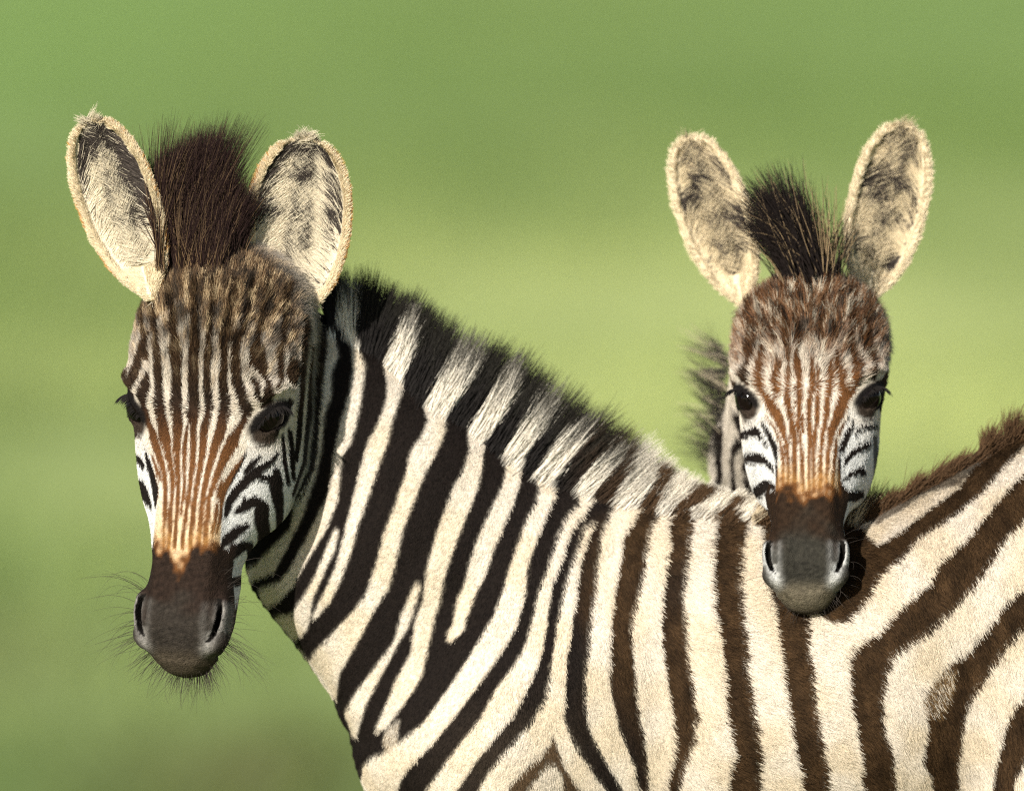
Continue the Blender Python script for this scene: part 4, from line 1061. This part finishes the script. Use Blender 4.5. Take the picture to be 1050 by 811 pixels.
    s = np.tile(np.linspace(0, 1, 7), n); hr = np.repeat(rng.random(n), 7)
    dark = BODY.at(u + np.repeat(rng.normal(size=n), 7) * (.8 + 3.5 * s), v)
    lightc = np.array([.66, .60, .50]); br = ss(u, 560, 690)[:, None]
    dkc = np.array([.013, .011, .010]) * (1 - br) + np.array([.075, .043, .022]) * br
    C = lightc * (1 - dark[:, None]) + dkc * dark[:, None]
    tip = (ss(s + .35 * (hr - .5), .48, .86) * .93 * (1 - ss(u, 620, 690)))[:, None]
    C = C * (1 - tip) + np.array([.02, .018, .014]) * tip
    C = C.reshape(n, 7, 3) * rng.uniform(.7, 1.25, (n, 1, 1))
    hair_obj('mane', Pn, np.clip(C, 0, .85), R, HAIR, root)
    # standing hair along the back and croup
    ridge = [(770, 531), (800, 539), (840, 545), (880, 536), (905, 521), (940, 502), (991, 474), (1049, 443), (1100, 429), (1180, 440)]
    n = 9000
    b = along(ridge, n, rng); cl = np.round(b[:, 0] / 9 + rng.normal(size=n) * .25)
    crng = np.random.default_rng(5); ctab = crng.normal(size=(400, 2)); ci = cl.astype(int) % 400
    rt = Wn(b[:, 0], b[:, 1] + rng.uniform(-2, 10, n), rng.uniform(-.030, .02, n))
    dd = unit(np.stack([.45 + .30 * ctab[ci, 0] + rng.normal(size=n) * .2, rng.normal(size=n) * .15 - .05, .85 + 0 * b[:, 0]], 1))
    L = rng.uniform(.012, .026, n) * (1 + .5 * np.maximum(ctab[ci, 1], -.4)) * np.interp(b[:, 0], [770, 860, 930, 1050], [.7, .9, 1.1, 1.05])
    u, v = MAPB(rt); dk = np.maximum(BODY.at(u, v - 5), (u > 885) * (rng.random(n) < .72))
    cc = np.where((dk > .5)[:, None], np.array([.065, .036, .018]), np.array([.42, .34, .23])) * (.7 + .6 * rng.random((n, 1)))
    hair_obj('back_hair', *strands(rt, dd, unit(dd + np.array([.25, 0, -.1])), L, cc * .8, cc * 1.25, .00040, rng, 6, .12, .12), HAIR, root)
    # forelock: dense dark plume between the ears
    n = 24000
    q = np.stack([rng.uniform(-1, 1, n), rng.uniform(-1, 1, n), rng.random(n)], 1)
    a = -23 + q[:, 0] * 36; h = -6 + 16 * q[:, 1]; d = 22 + 44 * q[:, 2] - q[:, 1] * 14; fw = fnoise(q, .8, 91)
    rt = H1.world(np.stack([a, h, d], 1)); rt, nn = snap(rt, V, N, 3)
    rt = rt + rng.normal(size=rt.shape) * .0012
    lenf = np.interp((a + 25) * 1.3, [-50, -30, -5, 20, 50], [.165, .195, .150, .100, .070]) * np.where(rng.random(n) < .25, rng.uniform(.4, .9, n), rng.uniform(.84, 1.03, n)) * (.55 + .45 * ss(d, 20, 45)) * (1 + .20 * fnoise(q, .4, 93))
    lenf = np.minimum(lenf, .168 + .02 * fw)
    dx = np.interp((a + 25) * 1.3, [-50, -20, 10, 50], [.02, -.04, .00, .04]) + .17 * fw + .07 * fnoise(q, .35, 92)
    d0 = H1.vec(unit(np.stack([dx - .10, -1 + 0 * a, -.35 + .5 * q[:, 2] + rng.normal(size=n) * .08], 1)))
    d1 = H1.vec(unit(np.stack([dx * 1.2 + rng.normal(size=n) * .07, -1 + 0 * a, .10 + 0 * a], 1)))
    tan = (rng.random(n) < .25 * (1 - ss(q[:, 2], .1, .5)) + .04)[:, None]
    c0 = np.where(tan, np.array([.16, .10, .05]), np.array([.022, .012, .009])); c1 = np.where(tan, np.array([.08, .05, .028]), np.array([.018, .009, .008]))
    hair_obj('forelock', *strands(rt, d0, d1, lenf * .76, c0, c1, .00032, rng, 8, .075, .09), HAIR, root)
    hair_obj('whiskers', *whiskers(H1, rng, 420, 1.15), HAIR, root)
    # tail tuft
    n = 2500; tb = W(1285, 640, 0)
    rt = tb + rng.normal(size=(n, 3)) * [.012, .012, .05]
    dd = unit(np.array([.15, 0, -1.0]) + rng.normal(size=(n, 3)) * .12)
    ck = np.tile([.02, .015, .012], (n, 1))
    hair_obj('tail', *strands(rt, dd, unit(dd + np.array([0, 0, -.5])), rng.uniform(.12, .26, n), ck, ck, .0006, rng, 6, .08), HAIR, root)
foal_one()

# ------------------------------------------------------------------ foal two, facing the camera, chin on the other's back
H2 = Head(826.5, 400, -0.078, 150, math.radians(5.5), math.radians(24), math.radians(-1.3), (.865, .850, .88), .82)
E2 = [Ear(W(757, 292, .072), W(705, 140, .075), np.array([-.22, -1, .1]), .038, .30), Ear(W(894, 287, .072), W(928, 127, .075), np.array([.12, -1, .05]), .041, .30)]
MAPH2 = Flat(828, 440, -0.06)
NECK2 = [W(812, 395, .13), W(808, 470, .28), W(826, 640, .55), W(822, 670, .80), W(822, 670, 1.25)]
def body_two(P):
    n = NECK2
    f = capsule(P, n[0], n[1], .062, .069)
    f = smin(f, capsule(P, n[1], n[2], .069, .095), .05)
    f = smin(f, capsule(P, n[2], n[3], .095, .145), .05)
    f = smin(f, capsule(P, n[3], n[4], .145, .145), .05)
    return f
def foal_two():
    rng = np.random.default_rng(23)
    root = empty('zebra_foal', (.30, .85, 0), 'smaller zebra foal facing the camera with its chin resting across the back of the other', 'zebra', 'zebra foals')
    x0, x1 = W(672, 0, 0)[0], W(972, 0, 0)[0]
    xs = axis([(.09, x0, .01), (x0, x1, .0026), (x1, .52, .01)]) if x1 < .5 else axis([(.05, x0, .01), (x0, x1, .0026), (x1, x1 + .05, .01)])
    ys = axis([(-.22, .18, .0028), (.18, 1.5, .012)])
    zs = axis([(-.02, .66, .010), (.66, W(0, 640, -.1)[2], .006), (W(0, 640, -.1)[2], W(0, 100, .1)[2], .0027)])
    F = Field(xs, ys, zs)
    F.add(body_two, (.05, .03, .45), (.55, 1.45, 1.15), .001)
    F.add(H2.sdf, H2.O - [.20, .17, .30], H2.O + [.20, .34, .26], .02)
    for e in E2:
        c = np.stack([e.B, e.B + e.t * e.L]); F.add(e.sdf, c.min(0) - .07, c.max(0) + .07, .008)
    cx = NECK2[3][0]
    for sx in (-1, 1):
        for yy, kind in ((.62, 'front'), (1.28, 'hind')):
            if kind == 'front': pts = [(cx + sx * .06, yy, .62, .07), (cx + sx * .075, yy, .48, .05), (cx + sx * .075, yy, .33, .033), (cx + sx * .075, yy, .12, .022), (cx + sx * .075, yy - .02, .045, .026), (cx + sx * .075, yy - .03, .022, .034)]
            else: pts = [(cx + sx * .07, yy, .68, .11), (cx + sx * .08, yy - .04, .52, .07), (cx + sx * .08, yy + .05, .36, .035), (cx + sx * .08, yy + .03, .13, .023), (cx + sx * .08, yy, .045, .026), (cx + sx * .08, yy - .01, .022, .034)]
            for p, q in zip(pts[:-1], pts[1:]):
                a, b = np.array(p[:3]), np.array(q[:3]); m = max(p[3], q[3]) + .05
                F.add(lambda P, a=a, b=b, p=p, q=q: capsule(P, a, b, p[3], q[3]), np.minimum(a, b) - m, np.maximum(a, b) + m, .02)
    V, Q = surface_nets(F.phi, xs, ys, zs)
    V = relax(V, Q, 2, .4); N = vnormals(V, Q)
    def classify(P):
        fh = H2.sdf(P); fb = np.minimum(body_two(P), .5); fe = [e.sdf(P) for e in E2]
        lab = np.argmin(np.stack([fb, fh] + fe, 1) - np.array([0, .001, .002, .002]), 1)
        lab[(lab > 1) & (np.minimum(fe[0], fe[1]) > .004)] = 1
        return lab
    def colour(P, Nn, rnd):
        lab = classify(P); n = len(P)
        col = np.zeros((n, 3)); ln = np.full(n, .014); fl = np.tile([-.3, .2, -1.0], (n, 1)); lift = np.full(n, .4); den = np.ones(n)
        b = lab == 0
        if b.any():
            Pb = P[b]
            s = np.where(Pb[:, 1] < .4, Pb[:, 0] * 2.7 + Pb[:, 1] * .12, Pb[:, 1] * 1.1 + .3 * Pb[:, 2])
            st = (np.sin(s * 2 * math.pi / .040 + .8 * fnoise(Pb, .08, 71)) + .5 * (rnd[b, 0] - .5) > .15)[:, None]
            col[b] = np.where(st, BLACK * 1.6, CREAM * .92)
            col[b] = np.where((Pb[:, 2] < .05)[:, None], np.array([.03, .026, .022]), col[b])
            ln[b] = .009; lift[b] = .35
            den[b] = np.where(Pb[:, 1] > .45, .03, 1) * (Pb[:, 2] > .5)
        m = lab == 1
        if m.any():
            u, v = MAPH2(P[m])
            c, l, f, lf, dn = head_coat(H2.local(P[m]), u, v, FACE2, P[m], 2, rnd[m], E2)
            col[m] = c; ln[m] = l; fl[m] = H2.vec(f); lift[m] = lf; den[m] = dn
        for k in (0, 1):
            m = lab == 2 + k
            if m.any():
                c, l, f, lf = ear_coat(E2[k], P[m], Nn[m], rnd[m], 2, k)
                col[m] = c; ln[m] = l; fl[m] = f; lift[m] = lf
        return col, ln, fl, lift, den, lab
    col, *_ = colour(V, N, np.full((len(V), 3), .5))
    mesh_obj('body', V, Q, SKIN, root, col * .93)
    def weight(c, nn, T):
        w = np.where(nn[:, 1] > .35, .12, 1.0) * np.where(c[:, 1] > .40, .04, 1.0) * (c[:, 2] > .6)
        q = H2.local(c)
        return w * np.where((q[:, 1] > 280) & (c[:, 1] < .1), 1.5, 1.0)
    P, NN, f, T = scatter(V, N, Q, int(230000 * DENS), weight, rng)
    rnd = rng.random((len(P), 3))
    c, ln, fl, lift, den, lab = colour(P, NN, rnd)
    keep = rng.random(len(P)) < den
    P, NN, c, ln, fl, lift = [x[keep] for x in (P, NN, c, ln, fl, lift)]
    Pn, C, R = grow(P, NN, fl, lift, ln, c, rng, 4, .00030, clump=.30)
    hair_obj('fur', Pn, C, R, HAIR, root)
    for sg in (-1, 1):
        X, q = eye_mesh(H2.world(np.array([sg * 66.5, 147, 35.5])), .0169, H2.vec(np.array([sg * .8, .1, -.7])))
        mesh_obj('eye', X, q, EYE, root)
    hair_obj('eyelashes', *join(lashes(H2, 2, rng)), HAIR, root)
    hair_obj('whiskers', *whiskers(H2, rng, 90, .6), HAIR, root)
    # forelock swept up and to one side in wisps
    parts = []
    tufts = [(-14, -70, -90, 190, .118), (-8, -50, -100, 170, .122), (-2, -75, -70, 180, .108), (2, -30, -100, 90, .108), (-20, -90, -70, 170, .102), (8, -6, -95, 22, .100), (-6, -100, -45, 120, .095), (14, 18, -90, 12, .085), (4, -45, -70, 120, .080), (-26, -70, -50, 110, .085), (16, 30, -70, 9, .070)]
    for a0, dx, dy, cnt, L in tufts:
        for rep in range(3):
            n = cnt
            a = a0 + 10 + rng.normal(size=n) * 7; h = -4 + rng.normal(size=n) * 9; d = 30 + rng.normal(size=n) * 12 + rep * 9
            rt = H2.world(np.stack([a, h, d], 1)); rt, nn = snap(rt, V, N, 4); rt = rt + rng.normal(size=rt.shape) * .0012
            dv = unit(np.array([dx, 0, -dy], float)); off = rng.normal(size=3) * .20
            d0 = unit(np.array([-.30 if a0 < 6 else .1, -.25, 1.0]) + rng.normal(size=(n, 3)) * .10)
            d1 = unit(dv + off + rng.normal(size=(n, 3)) * .12)
            tan = (rng.random(n) < (.5 if a0 >= 8 else .07))[:, None]
            c0 = np.where(tan, np.array([.26, .18, .10]), np.array([.014, .010, .009]))
            parts.append(strands(rt, d0, d1, L * rng.uniform(.6, 1.08, n), c0, c0 * .8, .00042, rng, 8, .05, .06))
    hair_obj('forelock', *join(parts), HAIR, root)
    # mane seen past the cheek
    parts = []
    for i in range(30):
        px = rng.uniform(741, 749); py = 358 + 130 * (i + rng.random()) / 30
        n = 22
        rt = np.tile(W(px, py, rng.uniform(.22, .30)), (n, 1)) + rng.normal(size=(n, 3)) * [.003, .008, .004]
        dv = unit(np.array([-1.0 + rng.normal() * .2, rng.normal() * .2, .55 + rng.normal() * .3]))
        d1 = unit(dv + np.array([-.1, 0, .25 + rng.normal() * .35]) + rng.normal(size=(n, 3)) * .08)
        tan = (rng.random(n) < (.35 if i % 3 == 0 else .06))[:, None]
        c0 = np.where(tan, np.array([.38, .32, .22]), np.array([.022, .019, .016]))
        parts.append(strands(rt, np.tile(dv, (n, 1)), d1, rng.uniform(.022, .060, n), c0, c0 * 1.1, .00034, rng, 7, .06, .06))
    hair_obj('mane', *join(parts), HAIR, root)
foal_two()
